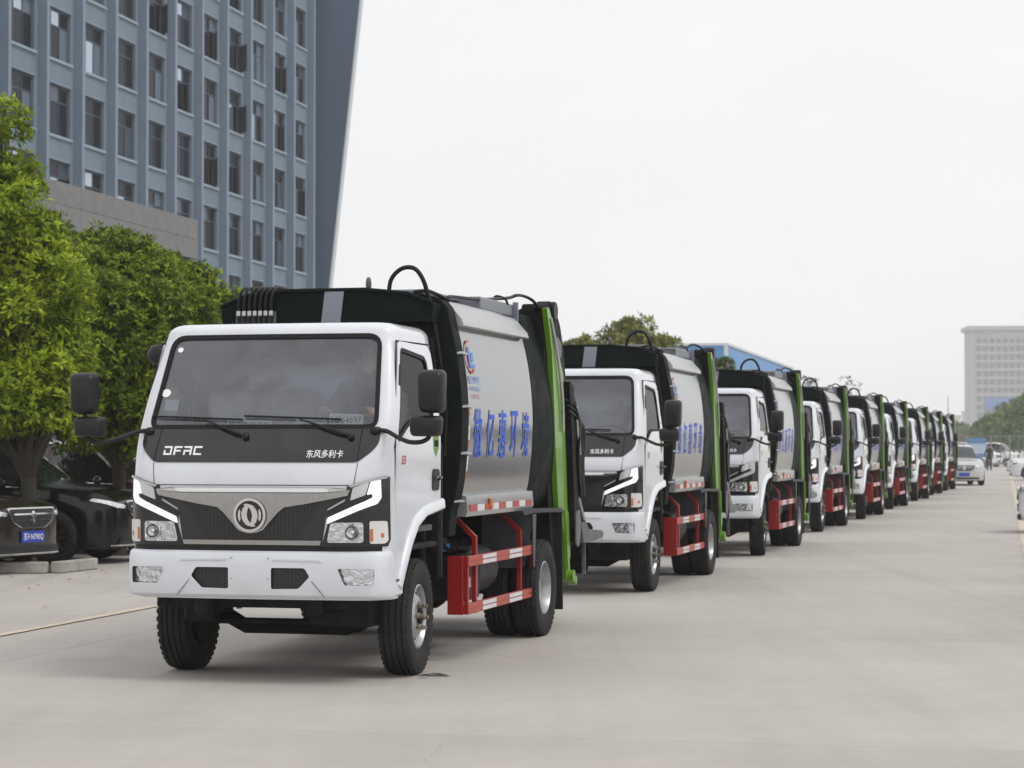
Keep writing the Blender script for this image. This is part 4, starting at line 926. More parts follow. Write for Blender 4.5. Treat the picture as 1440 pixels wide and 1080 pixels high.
        m = MB(); m.tube([(s_ * 1.03, 4.5, 1.12), (s_ * 1.04, 4.68, 0.92)], 0.016, 8); m.build('lift_ram', 'pipe_steel', la)
        m = MB(); m.box(s_ * 0.96, s_ * 0.99, 4.95, 4.98, 0.42, 0.73); m.build('step_post', 'hydraulic_grey', la)
        m = MB(); m.prism(round_poly([(3.60, 2.75), (3.75, 2.82), (3.97, 2.78), (4.18, 2.62), (4.32, 2.40), (4.40, 2.12), (4.42, 1.80), (4.15, 1.78), (4.08, 2.2), (3.72, 2.66)], 0.05, 3), s_ * 0.84, s_ * 0.938, 'x'); m.build('tail_shoulder', 'chassis_black', la, 30)
        m = MB(); m.lathe([(0, -0.03), (0.075, -0.03), (0.085, -0.02), (0.085, 0.02), (0.075, 0.03), (0, 0.03)], 18, Matrix.Translation((s_ * 0.945, 3.86, 2.73))); m.build('shoulder_pulley', 'hose_black', la)
        B_ = [(4.42, 1.55), (4.56, 1.60), (4.70, 1.40), (4.74, 1.15), (4.88, 1.02), (5.02, 0.90), (5.02, 0.80), (4.72, 0.80), (4.55, 1.05)]
        m = MB(); m.prism(round_poly(B_, 0.04, 3), s_ * 0.90, s_ * 0.985, 'x'); m.build('lift_link', 'hose_black', la, 30)
        m = MB()
        for k in range(4): m.tube(smooth_path([(s_ * (0.96 + 0.02 * k), 4.16 + 0.03 * k, 2.08 - 0.03 * k), (s_ * 1.0, 4.40 + 0.05 * k, 2.0 - 0.06 * k), (s_ * (1.02 + 0.008 * k), 4.56 + 0.03 * k, 1.72), (s_ * 1.02, 4.60 + 0.04 * k, 1.42), (s_ * 1.0, 4.78 + 0.03 * k, 1.12)], 5), 0.017, 6)
        m.build('lift_cables', 'hose_black', la, 60)
    HP = [(3.55, 2.70), (4.0, 2.60), (4.35, 2.30), (4.60, 1.8), (4.75, 1.2), (4.72, 0.75), (4.3, 0.46), (3.9, 0.62), (3.75, 1.0)]
    m = MB(); m.prism(HP, -0.935, 0.935, 'x'); hp_ = m.build('hopper', 'chassis_black', T, 30)
    m = MB(); m.lathe([(0, -0.05), (0.085, -0.05), (0.095, -0.03), (0.095, 0.03), (0.085, 0.05), (0, 0.05)], 18, Matrix.Translation((0.80, 3.72, 2.735)) @ Matrix.Rotation(R(90), 4, 'Y')); m.tube([(0.80, 3.75, 2.62), (0.86, 4.05, 2.30)], 0.09, 12); m.tube([(0.72, 3.7, 2.70), (0.72, 4.1, 2.55), (0.74, 4.35, 2.2), (0.76, 4.45, 1.9)], 0.06, 10); m.build('tail_cylinder', 'chassis_black', hp_, 50)
    m = MB(); m.prism([(3.98, 2.53), (4.16, 2.46), (4.16, 2.36), (4.02, 2.30), (3.95, 2.37)], 0.80, 0.955, 'x'); m.build('work_lamp', 'hydraulic_grey', hp_, 20)
    m = MB(); m.box(-0.85, 0.85, 4.60, 4.95, 0.50, 0.56, 0.01); m.build('rear_step', 'chassis_black', hp_)
    m = MB(); m.box(-0.9, 0.9, 4.05, 4.12, 0.40, 0.50, 0.01); m.build('rear_underrun_bar', 'chassis_black', T)
    return T, fw
truck, front_wheels = make_truck()
HEAD = R(14.1)
RT = Vector((math.cos(HEAD), -math.sin(HEAD), 0)); BK = Vector((math.sin(HEAD), math.cos(HEAD), 0))
O1 = Vector((-1.507, 15.70, 0))
TRUCK_SPOTS = [(0.0, 0.0, 0.0), (-0.06, 9.2, 0.2), (0.02, 17.55, 0.0), (-0.16, 26.9, 0.0), (-0.06, 34.5, 0.1), (-0.09, 42.6, -0.1), (-0.07, 51.4, 0.0), (-0.12, 59.6, 0.1), (-0.08, 67.2, 0.0)]
ORD = ['foremost', 'second', 'third', 'fourth', 'fifth', 'sixth', 'seventh', 'eighth', 'ninth and last']
trucks = []
for i, (dx, dy, da) in enumerate(TRUCK_SPOTS):
    t_ = truck if i == 0 else copy_tree(truck)
    t_.location = O1 + RT * dx + BK * dy; t_.rotation_euler = (0, 0, -HEAD + R(da))
    if i == 0: lab = 'foremost white garbage truck, nearest the viewer, with placard and papers behind its windscreen'
    else: lab = '%s white garbage truck in the receding row, counted from the nearest' % ORD[i]
    tag(t_, lab, 'garbage truck', 'garbage trucks parked in a row')
    trucks.append(t_)
    for ch in t_.children:
        if ch.name.startswith('front_wheel'):
            ch.rotation_euler[2] += R(3.0) if i == 0 else R((-2.5, 1.5, -4.0, 2.0, 0.5, -1.5, 3.0, -2.0)[i - 1])
        if i in (2, 5, 7) and ch.name.startswith('headlight'):          # these trucks have their running lights off
            for q in ch.children:
                if q.name.startswith('running_light'): q.material_slots[0].link = 'OBJECT'; q.material_slots[0].material = MATS['lamp_grey_strip']
        if i > 0 and ch.name.startswith('dashboard'):
            rd = random.Random(i * 7 + 1)
            for j, q in enumerate(list(ch.children)):
                for g in list(q.children): bpy.data.objects.remove(g)
                if j and rd.random() < 0.45: bpy.data.objects.remove(q); continue
                q.location = (rd.uniform(-0.25, 0.05) if j == 0 else rd.uniform(-0.3, 0.3), 0, rd.uniform(0, 0.02)); q.rotation_euler = (0, R(rd.uniform(-1, 1)), 0)
                if j == 0: q.scale = (1.35, 1.0, 1.0); q.location = (rd.uniform(-0.42, -0.20), 0.0, 0.02)
        if ch.name.startswith('mirror_arm') and i: ch.rotation_euler = (0, R((0.4, -0.5, 0.6, 0.2, -0.4, 0.5, -0.2, 0.3)[i - 1]), R((0.8, -0.6, 1.0, -0.9, 0.4, 0.7, -0.5, 0.6)[i - 1]))
# ================================================================= the yard
ROAD = R(12.4)
RU = Vector((math.sin(ROAD), math.cos(ROAD), 0)); RN = Vector((math.cos(ROAD), -math.sin(ROAD), 0))
def at(px, py, Zd):
    """world point seen at a pixel of the 1440x1080 photograph, at distance Zd along +Y"""
    t = (540 - py) / FPX; p = math.atan(89 / FPX)
    d = Vector(((px - 720) / FPX, math.cos(p) - t * math.sin(p), math.sin(p) + t * math.cos(p)))
    return Vector((0, 0, EYE)) + d * (Zd / d.y)
def ground_at(px, py):
    return at(px, py, FPX * EYE / (py - 629.0))
m = MB(); m.add([(-2500, -200, -0.03), (3500, -200, -0.03), (3500, 6000, -0.03), (-2500, 6000, -0.03)], [(0, 1, 2, 3)])
ground = tag(m.build('ground', 'concrete', None, 0), kind='structure')
# slabs of the concrete yard, a child of the ground each, with sawn joints between them
SLW, SLL = 8.5, 6.6
slab = MB(); slab.box(-SLW / 2 + 0.004, SLW / 2 - 0.004, -SLL / 2 + 0.004, SLL / 2 - 0.004, -0.028, 0, 0.004)
slab_me = slab.mesh('slab', 'concrete', 0)
off0 = (ground_at(0, 931).dot(RN) % SLW) - SLW / 2
for i in range(-5, 6):
    for j in range(0, 30):
        c = RN * (i * SLW + off0) + RU * (j * SLL + 2.0)
        if abs(c.x / max(c.y, 1) - 0.0) > 0.42 + 6 / max(c.y, 4): continue
        o = mesh_obj('slab', slab_me, ground); o.location = c; o.rotation_euler = (0, 0, -ROAD)
def strip(name, a, b, wd, mat, z=0.004):
    a, b = Vector(a), Vector(b); d = (b - a).normalized(); n = Vector((d.y, -d.x, 0)) * wd / 2
    mb = MB(); N = 24
    for k in range(N):
        p, q = a.lerp(b, k / N), a.lerp(b, (k + 1) / N)
        mb.add([(p - n) + Vector((0, 0, z)), (p + n) + Vector((0, 0, z)), (q + n) + Vector((0, 0, z)), (q - n) + Vector((0, 0, z))], [(0, 1, 2, 3)])
    return tag(mb.build(name, mat, ground, 0))
g0 = ground_at(0, 893); strip('painted_line', g0 - RU * 6, g0 + RU * 150, 0.12, 'line_yellow')
g1 = ground_at(1430, 708); strip('painted_line', g1 - RU * 50, g1 + RU * 95, 0.13, 'line_yellow')
# damp oil spots by the front wheel
m = MB()
for k in range(26):
    c = ground_at(590 + random.random() * 38, 949 + random.gauss(0, 1.2)); r_ = random.uniform(0.006, 0.025)
    m.add([(c.x + r_ * 1.9 * math.cos(a), c.y + r_ * math.sin(a) * random.uniform(0.6, 1.2), 0.004) for a in np.linspace(0, 2 * math.pi, 9)[:-1]], [tuple(range(8))])
tag(m.build('oil_stain', 'oil_stain', ground, 0), kind='stuff')
# fallen leaves
leaf_me = MB().add([(0, 0, 0), (0.02, 0.03, 0.008), (0, 0.08, 0.014), (-0.02, 0.03, 0.008)], [(0, 1, 2, 3)]).mesh('fallen_leaf', 'dry_leaf', 0)
for k, (px, py) in enumerate([(56, 824), (150, 806), (42, 829), (120, 807), (146, 803), (70, 822), (58, 855), (20, 812), (128, 812), (95, 816)]):
    o = mesh_obj('fallen_leaf', leaf_me, ground); o.location = ground_at(px, py) + Vector((0, 0, 0.004)); o.rotation_euler = (0, 0, random.random() * 6); s_ = random.uniform(0.7, 1.2); o.scale = (s_, s_, s_)

# ================================================================= office block on the left
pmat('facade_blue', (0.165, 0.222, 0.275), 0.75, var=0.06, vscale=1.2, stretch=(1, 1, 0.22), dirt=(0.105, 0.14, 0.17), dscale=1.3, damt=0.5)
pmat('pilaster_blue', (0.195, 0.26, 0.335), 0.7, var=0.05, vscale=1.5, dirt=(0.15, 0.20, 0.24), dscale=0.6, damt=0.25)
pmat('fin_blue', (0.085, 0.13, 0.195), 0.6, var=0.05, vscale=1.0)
pmat('sill_pale', (0.27, 0.345, 0.40), 0.7, var=0.08)
pmat('window_frame_grey', (0.055, 0.075, 0.09), 0.45, var=0.1)
pmat('window_glass_dark', (0.008, 0.014, 0.024), 0.06, spec=0.07, var=0.3, vscale=0.6)
pmat('window_glass_curtain', (0.06, 0.085, 0.115), 0.08, spec=0.2, var=0.2, vscale=1.2)
pmat('window_glass_sky', (0.42, 0.50, 0.60), 0.04, metal=0.75)  # copy of the glass with the sky's reflection put into a pale metallic colour
pmat('window_curtain', (0.018, 0.019, 0.024), 0.1, spec=0.07)
pmat('stone_grey', (0.185, 0.182, 0.185), 0.8, var=0.10, vscale=3, dirt=(0.115, 0.11, 0.11), dscale=2, damt=0.4)
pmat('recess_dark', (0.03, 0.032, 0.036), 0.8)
pmat('pipe_white', (0.55, 0.60, 0.63), 0.5)
D_F = 40.0; PITCH = 3.76; T1 = 86.44; FL = 3.29; Z_S0 = 1.9
def office():
    B = empty('office_building', RU * T1 - RN * D_F, -ROAD)      # local x: to the road, y: along the front, z: up
    tag(B, 'tall blue-grey office block with rows of windows, left of the trucks', 'building')
    C0, C1, NR = -3, 10, 9
    H = 30.5; dep = 14.0
    y0 = (C0 - 0.5) * PITCH; y1 = (C1 + 0.5) * PITCH
    PW, PD = 0.28, 0.42; WW, WH = 2.72, 2.20; rec = 0.16
    ww0, ww1 = -WW / 2, WW / 2
    # wall: spandrels and piers leave real openings
    m = MB()
    for r_ in range(-1, NR):
        zt = Z_S0 + (r_ + 1) * FL - 0.0 if r_ >= 0 else Z_S0
        za = Z_S0 + r_ * FL + WH if r_ >= 0 else 0.0
        zb_ = min(Z_S0 + (r_ + 1) * FL, H)
        m.box(-0.30, 0, y0, y1, za, zb_)
    wall = m.build('spandrel_wall', 'facade_blue', B, 0)
    pier = MB().box(-0.29, -0.002, ww1, PITCH - WW / 2, 0.001, WH - 0.001).mesh('wall_pier', 'facade_blue', 0)
    for c in range(C0 - 1, C1 + 1):
        for r_ in range(NR):
            o = mesh_obj('wall_pier', pier, B); o.location = (0, c * PITCH, Z_S0 + r_ * FL)
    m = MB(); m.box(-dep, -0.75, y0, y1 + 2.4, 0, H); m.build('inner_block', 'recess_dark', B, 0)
    m = MB(); m.box(-dep, -dep + 0.2, y0, y1 + 2.4, 0, H + 0.01); m.box(-dep, -0.3, y0 - 0.3, y0 - 0.001, 0, H + 0.01); m.box(-dep, -0.01, y0 - 0.3, y1 + 2.4, H + 0.011, H + 0.4); m.build('back_and_roof', 'facade_blue', B, 0)
    pil = MB(); pil.box(0.0, PD, -PW / 2, PW / 2, 0, H, 0.015); pil = pil.mesh('pilaster', 'pilaster_blue', 0)
    for c in range(C0, C1 + 2):
        o = mesh_obj('pilaster', pil, B); o.location = (0, (c - 0.5) * PITCH, 0)
    # windows
    fr = MB(); t = 0.055
    def bar(y_, z0, z1, w_=t): fr.box(-rec - 0.03, -rec + 0.03, y_ - w_ / 2, y_ + w_ / 2, z0, z1)
    def hbar(z_, a, b, w_=t): fr.box(-rec - 0.031, -rec + 0.029, a, b, z_ - w_ / 2, z_ + w_ / 2)
    for y_ in (ww0 + t / 2, -WW / 6, WW / 6, ww1 - t / 2): bar(y_, 0.02, WH - 0.02)
    for z_ in (t / 2 + 0.02, WH * 0.68, WH - t / 2 - 0.02): hbar(z_, ww0, ww1)
    fr = fr.mesh('window', 'window_frame_grey', 0)
    def pane_me(nm, a, b, z0, z1, mt): return MB().box(-rec - 0.012, -rec + 0.004, a, b, z0, z1).mesh(nm, mt, 0)
    panes = {}
    for mt in ('window_glass_dark', 'window_glass_curtain', 'window_glass_sky', 'window_curtain'):
        panes[mt] = [pane_me('pane', ww0 + k * WW / 3 + 0.02, ww0 + (k + 1) * WW / 3 - 0.02, z0, z1, mt) for k in range(3) for z0, z1 in ((0.05, WH * 0.67), (WH * 0.69, WH - 0.05))]
    sill = MB().box(-0.25, 0.10, ww0 - 0.12, ww1 + 0.12, -0.13, -0.002, 0.01).mesh('sill', 'sill_pale', 0)
    head = MB().box(-0.2, 0.05, ww0 - 0.06, ww1 + 0.06, WH + 0.002, WH + 0.09, 0.01).mesh('lintel', 'pilaster_blue', 0)
    cas = MB(); cw = WW / 3
    for a, b, c_, d_ in ((0, cw, 0, 0.05), (0, cw, WH * 0.62, WH * 0.62 + 0.05), (0, 0.05, 0, WH * 0.66), (cw - 0.05, cw, 0, WH * 0.66)): cas.box(-0.02, 0.02, a, b, c_, d_)
    cas = cas.mesh('open_casement', 'window_frame_grey', 0)
    casg = MB().box(-0.006, 0.006, 0.05, cw - 0.05, 0.05, WH * 0.62).mesh('pane', 'window_glass_curtain', 0)
    rnd = random.Random(3)
    for c in range(C0, C1 + 1):
        for r_ in range(NR - 1):
            if r_ < 1 and c < 4: continue
            wn = mesh_obj('window', fr, B); wn.location = (0, c * PITCH, Z_S0 + r_ * FL)
            op = rnd.random() < 0.24
            for k in range(6):
                if op and k == (4 if rnd.random() < 2 else 0): continue
                q_ = rnd.random() + (0.16 if c < 3 else 0.0) + (0.10 if k < 2 else 0); mt = 'window_glass_sky' if q_ > 0.88 else 'window_glass_curtain' if q_ > 0.74 else 'window_curtain' if q_ < 0.22 else 'window_glass_dark'
                mesh_obj('pane', panes[mt][k], wn)
            mesh_obj('sill', sill, wn); mesh_obj('lintel', head, wn)
            if op:
                k_ = mesh_obj('open_casement', cas, wn); k_.location = (-rec + 0.03, ww1 - 0.03, 0.06); k_.rotation_euler = (0, 0, R(180) + R(rnd.uniform(18, 48)))
                k2 = mesh_obj('open_casement_pane', casg, wn); k2.location = k_.location; k2.rotation_euler = k_.rotation_euler
    # end bay, drain pipe and the leaning end fin
    ye = y1 + 0.16
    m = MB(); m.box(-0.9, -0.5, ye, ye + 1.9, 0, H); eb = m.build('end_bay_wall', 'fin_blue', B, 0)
    for z in (8.6, 15.2, 21.8):
        m = MB(); m.box(-0.5, -0.44, ye + 0.7, ye + 1.3, z, z + 1.1, 0.01); m.build('end_window', 'window_frame_grey', eb, 0)
        m = MB(); m.box(-0.02, 0.02, -0.28, 0.28, -0.9, 0.0); o = m.build('tilted_sash', 'sill_pale', eb, 0); o.location = (-0.40, ye + 1.0, z + 1.06); o.rotation_euler = (0, R(-24), 0)
    m = MB(); m.tube([(0.18, ye + 0.12, 0), (0.18, ye + 0.12, H)], 0.07, 8); m.build('drain_pipe', 'pipe_white', B)
    m = MB(); m.tube([(0.05, ye + 0.34, 0), (0.05, ye + 0.34, H)], 0.05, 8); m.build('drain_pipe', 'pipe_white', B)
    yf = 127.9 - T1
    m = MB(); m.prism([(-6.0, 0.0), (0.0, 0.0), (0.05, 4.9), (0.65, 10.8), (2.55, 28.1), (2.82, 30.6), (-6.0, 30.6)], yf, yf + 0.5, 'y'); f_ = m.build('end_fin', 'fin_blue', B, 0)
    m = MB()
    pts = [(0.05, 4.9), (0.65, 10.8), (2.55, 28.1), (2.82, 30.6)]
    for a, b in zip(pts, pts[1:]): m.add([(a[0] + 0.002, yf - 0.02, a[1]), (a[0] + 0.09, yf - 0.02, a[1]), (b[0] + 0.09, yf - 0.02, b[1]), (b[0] + 0.002, yf - 0.02, b[1]), (a[0] + 0.002, yf + 0.52, a[1]), (a[0] + 0.09, yf + 0.52, a[1]), (b[0] + 0.09, yf + 0.52, b[1]), (b[0] + 0.002, yf + 0.52, b[1])], [(0, 1, 2, 3), (7, 6, 5, 4), (1, 5, 6, 2), (0, 3, 7, 4)])
    m.build('fin_edge', 'pipe_white', f_, 0)
    # stone porch in front
    P = mesh_obj('stone_porch', MB().box(0.30, 7.9, -32, -0.35, 9.2, 10.8).mesh('stone_porch', 'recess_dark', 0), B)
    pn = MB().box(7.9, 7.98, 0.006, 1.176, 0.006, 0.796, 0.006).mesh('stone_panel', 'stone_grey', 0)
    for k in range(26):
        for j in range(2):
            o = mesh_obj('stone_panel', pn, P); o.location = (0, -0.35 - 1.182 * (k + 1), 9.2 + 0.8 * j)
    pe = MB().box(0.006, 1.254, -0.35, -0.27, 0.006, 0.796, 0.006).mesh('stone_panel', 'stone_grey', 0)
    for k in range(6):
        for j in range(2):
            o = mesh_obj('stone_panel', pe, P); o.location = (0.35 + 1.26 * k, 0, 9.2 + 0.8 * j)
    col_ = MB(); col_.box(7.2, 7.95, -1.05, -0.30, 0, 9.19, 0.02); col_ = col_.mesh('porch_column', 'stone_grey', 0)
    for k in range(5):
        o = mesh_obj('porch_column', col_, P); o.location = (0, -k * 7.2, 0)
    return B
office()

# ================================================================= trees
def leaf_mat(name, dark, mid, light, trans=0.25):
    m = bpy.data.materials.new(name); m.use_nodes = True; MATS[name] = m
    n = m.node_tree.nodes; l = m.node_tree.links; b = n['Principled BSDF']
    g = n.new('ShaderNodeNewGeometry'); tn = n.new('ShaderNodeTexNoise'); tn.inputs['Scale'].default_value = 1.3
    tc = n.new('ShaderNodeTexCoord'); l.new(tc.outputs['Object'], tn.inputs['Vector'])
    ad = n.new('ShaderNodeMath'); ad.operation = 'MULTIPLY_ADD'; ad.inputs[1].default_value = 0.62; l.new(g.outputs['Random Per Island'], ad.inputs[0])
    mr = n.new('ShaderNodeMapRange'); mr.inputs[1].default_value = 0.3; mr.inputs[2].default_value = 0.7; mr.inputs[3].default_value = 0; mr.inputs[4].default_value = 0.38
    l.new(tn.outputs[0], mr.inputs[0]); l.new(mr.outputs[0], ad.inputs[2])
    cr = n.new('ShaderNodeValToRGB'); e = cr.color_ramp.elements
    e[0].color = (*dark, 1); e[1].color = (*light, 1); e[1].position = 0.95; k = e.new(0.5); k.color = (*mid, 1)
    l.new(ad.outputs[0], cr.inputs[0]); l.new(cr.outputs[0], b.inputs['Base Color'])
    b.inputs['Roughness'].default_value = 0.45; b.inputs['Specular IOR Level'].default_value = 0.2
    tr = n.new('ShaderNodeBsdfTranslucent'); l.new(cr.outputs[0], tr.inputs[0])
    mx = n.new('ShaderNodeMixShader'); mx.inputs[0].default_value = trans
    l.new(b.outputs[0], mx.inputs[1]); l.new(tr.outputs[0], mx.inputs[2])
    l.new(mx.outputs[0], n['Material Output'].inputs[0]); return m
leaf_mat('leaf_bright', (0.028, 0.060, 0.005), (0.235, 0.33, 0.016), (0.52, 0.60, 0.040), 0.36)
leaf_mat('leaf_deep', (0.012, 0.028, 0.003), (0.125, 0.20, 0.011), (0.40, 0.48, 0.030), 0.34)
leaf_mat('leaf_far', (0.03, 0.065, 0.016), (0.11, 0.18, 0.03), (0.20, 0.28, 0.05), 0.25)
leaf_mat('leaf_autumn', (0.09, 0.13, 0.025), (0.24, 0.29, 0.055), (0.42, 0.26, 0.09), 0.3)
leaf_mat('leaf_sparse', (0.05, 0.06, 0.04), (0.08, 0.09, 0.06), (0.11, 0.11, 0.08), 0.2)
pmat('bark', (0.058, 0.048, 0.038), 0.9, var=0.3, vscale=14, stretch=(1, 1, 0.25), bump=0.6, bscale=25)
def rosettes(P, N, leafs, ll, lw, spread, rg):
    """P: (n,3) centres, N: (n,3) outward directions -> verts, faces of leaf quads"""
    n = len(P); K = leafs
    N = N / np.linalg.norm(N, axis=1, keepdims=True)
    A = np.where(np.abs(N[:, 2:3]) < 0.9, np.array([[0, 0, 1.0]]), np.array([[1.0, 0, 0]]))
    U = np.cross(N, A); U /= np.linalg.norm(U, axis=1, keepdims=True); V = np.cross(N, U)
    az = (np.arange(K)[None, :] / K * 2 * math.pi * 1.618 * 2 + rg.uniform(0, 6.28, (n, 1)) + rg.normal(0, 0.3, (n, K)))
    el = rg.uniform(0.15, spread, (n, K))
    D = (np.cos(az)[..., None] * U[:, None] + np.sin(az)[..., None] * V[:, None]) * np.cos(el)[..., None] + N[:, None] * np.sin(el)[..., None]
    D[..., 2] -= 0.12; D /= np.linalg.norm(D, axis=2, keepdims=True)
    L = ll * rg.uniform(0.65, 1.25, (n, K, 1)); Wd = lw * rg.uniform(0.75, 1.2, (n, K, 1))
    Sd = np.cross(D, N[:, None] + 0.001); Sd /= np.linalg.norm(Sd, axis=2, keepdims=True) + 1e-9
    B = P[:, None] + D * L * 0.08
    nz = np.cross(Sd, D)
    v0 = B; v1 = B + D * L * 0.5 + Sd * Wd * 0.5 + nz * L * 0.05; v2 = B + D * L; v3 = B + D * L * 0.5 - Sd * Wd * 0.5 + nz * L * 0.05
    vs = np.stack([v0, v1, v2, v3], axis=2).reshape(-1, 3)
    m_ = n * K; fs = np.arange(m_ * 4).reshape(m_, 4)
    return vs, fs
def np_mesh(name, vs, fs, mat):
    me = bpy.data.meshes.new(name); nv, nf = len(vs), len(fs)
    me.vertices.add(nv); me.vertices.foreach_set('co', np.ascontiguousarray(vs, dtype=np.float32).ravel())
    me.loops.add(nf * 4); me.loops.foreach_set('vertex_index', np.ascontiguousarray(fs, dtype=np.int32).ravel())
    me.polygons.add(nf); me.polygons.foreach_set('loop_start', np.arange(0, nf * 4, 4, dtype=np.int32)); me.polygons.foreach_set('loop_total', np.full(nf, 4, dtype=np.int32))
    me.materials.append(MATS[mat]); me.update(calc_edges=True); me.validate(); return me
def make_tree(name, label, base, lobes, trunk_r, fork, mat, n_clump, n_ros, ll, lw, leafs=7, seed=1, group=None, cat='tree', clump_r=(0.2, 0.42), twig=0.0, core=0.25):
    """lobes: (centre Vector world, radius or (rx,ry,rz)); fork: height where limbs leave"""
    rg = np.random.default_rng(seed); rd = random.Random(seed)
    T_ = empty(name, base); tag(T_, label, cat, group); b0 = Vector(base)
    m = MB(); fk = Vector((rd.uniform(-.05, .05), rd.uniform(-.05, .05), fork))
    m.tube([(0, 0, -0.05), (0.01, 0.0, 0.12), tuple(fk * 0.5 + Vector((rd.uniform(-.04, .04), 0, 0))), tuple(fk)], [trunk_r * 1.45, trunk_r * 1.05, trunk_r * 0.95, trunk_r * 0.95], 10)
    LB = [(Vector(c) - b0, (r_, r_, r_) if not isinstance(r_, (tuple, list)) else r_) for c, r_ in lobes]
    for c, r_ in LB:
        for k in range(3):
            e_ = c + Vector((rd.uniform(-.6, .6) * r_[0], rd.uniform(-.6, .6) * r_[1], rd.uniform(-.2, .7) * r_[2]))
            s0 = fk * rd.uniform(0.75, 1.0); mid = s0.lerp(e_, 0.5) + Vector((rd.uniform(-.15, .15), rd.uniform(-.15, .15), rd.uniform(0, .2)))
            m.tube(smooth_path([s0, mid, e_], 4), [trunk_r * 0.62 * (1 - 0.8 * q / 8) for q in range(9)], 6)
    m.build('trunk', 'bark', T_, 60)
    vol = np.array([r_[0] * r_[1] * r_[2] for _, r_ in LB]) ** (2 / 3); vol /= vol.sum()
    PP, NN = [], []
    for k in range(n_clump):
        i = rg.choice(len(LB), p=vol); c, r_ = LB[i]
        d = rg.normal(size=3); d /= np.linalg.norm(d)
        cc = np.array(c) + d * np.array(r_) * rg.uniform(0.72, 1.06); cr_ = rg.uniform(*clump_r)
        q = rg.normal(size=(n_ros, 3)); q /= np.linalg.norm(q, axis=1, keepdims=True); q[:, 2] = np.where(q[:, 2] < -0.55, -q[:, 2], q[:, 2])
        PP.append(cc + q * cr_ * rg.uniform(0.7, 1.05, (n_ros, 1)) * np.array([1, 1, 0.8])); NN.append(q + d * 0.6 + np.array([0, 0, 0.45]))
    nc = int(n_clump * n_ros * core)
    for k in range(len(LB)):
        n_ = int(nc * vol[k]); c, r_ = LB[k]; d = rg.normal(size=(n_, 3)); d /= np.linalg.norm(d, axis=1, keepdims=True)
        PP.append(np.array(c) + d * np.array(r_) * rg.uniform(0.3, 0.85, (n_, 1))); NN.append(d + rg.normal(0, .5, (n_, 3)))
    vs, fs = rosettes(np.concatenate(PP), np.concatenate(NN), leafs, ll, lw, 0.9, rg)
    mesh_obj('crown', np_mesh('crown', vs, fs, mat), T_)
    return T_
def lobe(px, py, Zd, rpx, dz=0): return (at(px, py, Zd + dz), rpx / FPX * Zd)
bA = Vector((-6.37, 29.5, 0.0))
make_tree('yard_tree', 'leafy bright green tree at the left edge, standing before the black car', bA,
          [lobe(-28, 195, 29.5, 50), lobe(0, 262, 29.5, 34), lobe(-5, 310, 29.3, 70), lobe(25, 405, 29.2, 76), lobe(-60, 330, 30, 95), lobe(-70, 470, 29.6, 110), lobe(25, 500, 29.2, 84), lobe(75, 545, 29.0, 52), lobe(15, 570, 29.0, 46), lobe(-50, 565, 29.2, 60), lobe(95, 585, 28.9, 24), lobe(70, 400, 30.2, 44), lobe(95, 470, 30.4, 44)],
          0.105, 1.35, 'leaf_bright', 250, 42, 0.105, 0.036, seed=11, group='trees along the parking row')
bB = Vector((-5.7, 32.5, 0.0))
make_tree('yard_tree', 'rounded dense green tree directly left of the foremost truck cab', bB,
          [lobe(110, 392, 32.5, 70), lobe(170, 408, 32.6, 74), lobe(212, 470, 32.3, 86), lobe(140, 480, 32.0, 100), lobe(255, 480, 33, 64), lobe(95, 560, 32.3, 66), lobe(190, 560, 32.2, 72), lobe(255, 550, 33, 60), lobe(150, 598, 32.2, 36), lobe(205, 610, 32.2, 34), lobe(80, 345, 33.5, 36)],
          0.10, 1.45, 'leaf_deep', 330, 42, 0.105, 0.036, seed=12, group='trees along the parking row')
bC = Vector((-5.35, 36.5, 0))
make_tree('yard_tree', 'green tree behind the foremost truck roof, below the office block', bC,
          [lobe(258, 428, 36.5, 46), lobe(288, 462, 36.5, 46), lobe(215, 400, 37, 44), lobe(308, 452, 36.5, 22), lobe(240, 480, 37, 74)],
          0.10, 1.5, 'leaf_deep', 190, 40, 0.11, 0.038, seed=13, group='trees along the parking row')
make_tree('yard_tree', 'broad tree with reddish tips rising behind the second truck', Vector((at(870, 629, 95).x, 95, 0)),
          [lobe(888, 492, 95, 32), lobe(850, 505, 95, 34), lobe(925, 498, 95, 24), lobe(893, 465, 95, 13), lobe(815, 518, 96, 36), lobe(890, 540, 95, 54)],
          0.16, 2.4, 'leaf_autumn', 150, 26, 0.26, 0.10, leafs=6, seed=21, clump_r=(0.3, 0.6), cat='tree')
make_tree('yard_tree', 'small green bush between the second truck and the blue shed', Vector((at(1012, 629, 110).x, 110, 0)),
          [lobe(1012, 520, 110, 16), lobe(1002, 545, 110, 26)], 0.1, 2.0, 'leaf_far', 40, 24, 0.26, 0.10, leafs=6, seed=22, clump_r=(0.3, 0.5))
for k, (px, top, lab) in enumerate(((1137, 528, 'thin sparse sapling above the fourth truck'), (1189, 536, 'thin sparse sapling above the fifth truck'))):
    Zd = 125
    make_tree('sapling', lab, Vector((at(px, 629, Zd).x, Zd, 0)), [(at(px, top + 22, Zd), (0.55, 0.55, 0.95)), (at(px, top + 45, Zd), (0.8, 0.8, 0.8))],
              0.06, 3.2, 'leaf_sparse', 26, 9, 0.22, 0.06, leafs=4, seed=31 + k, clump_r=(0.15, 0.4), core=0.05, group='saplings behind the row')
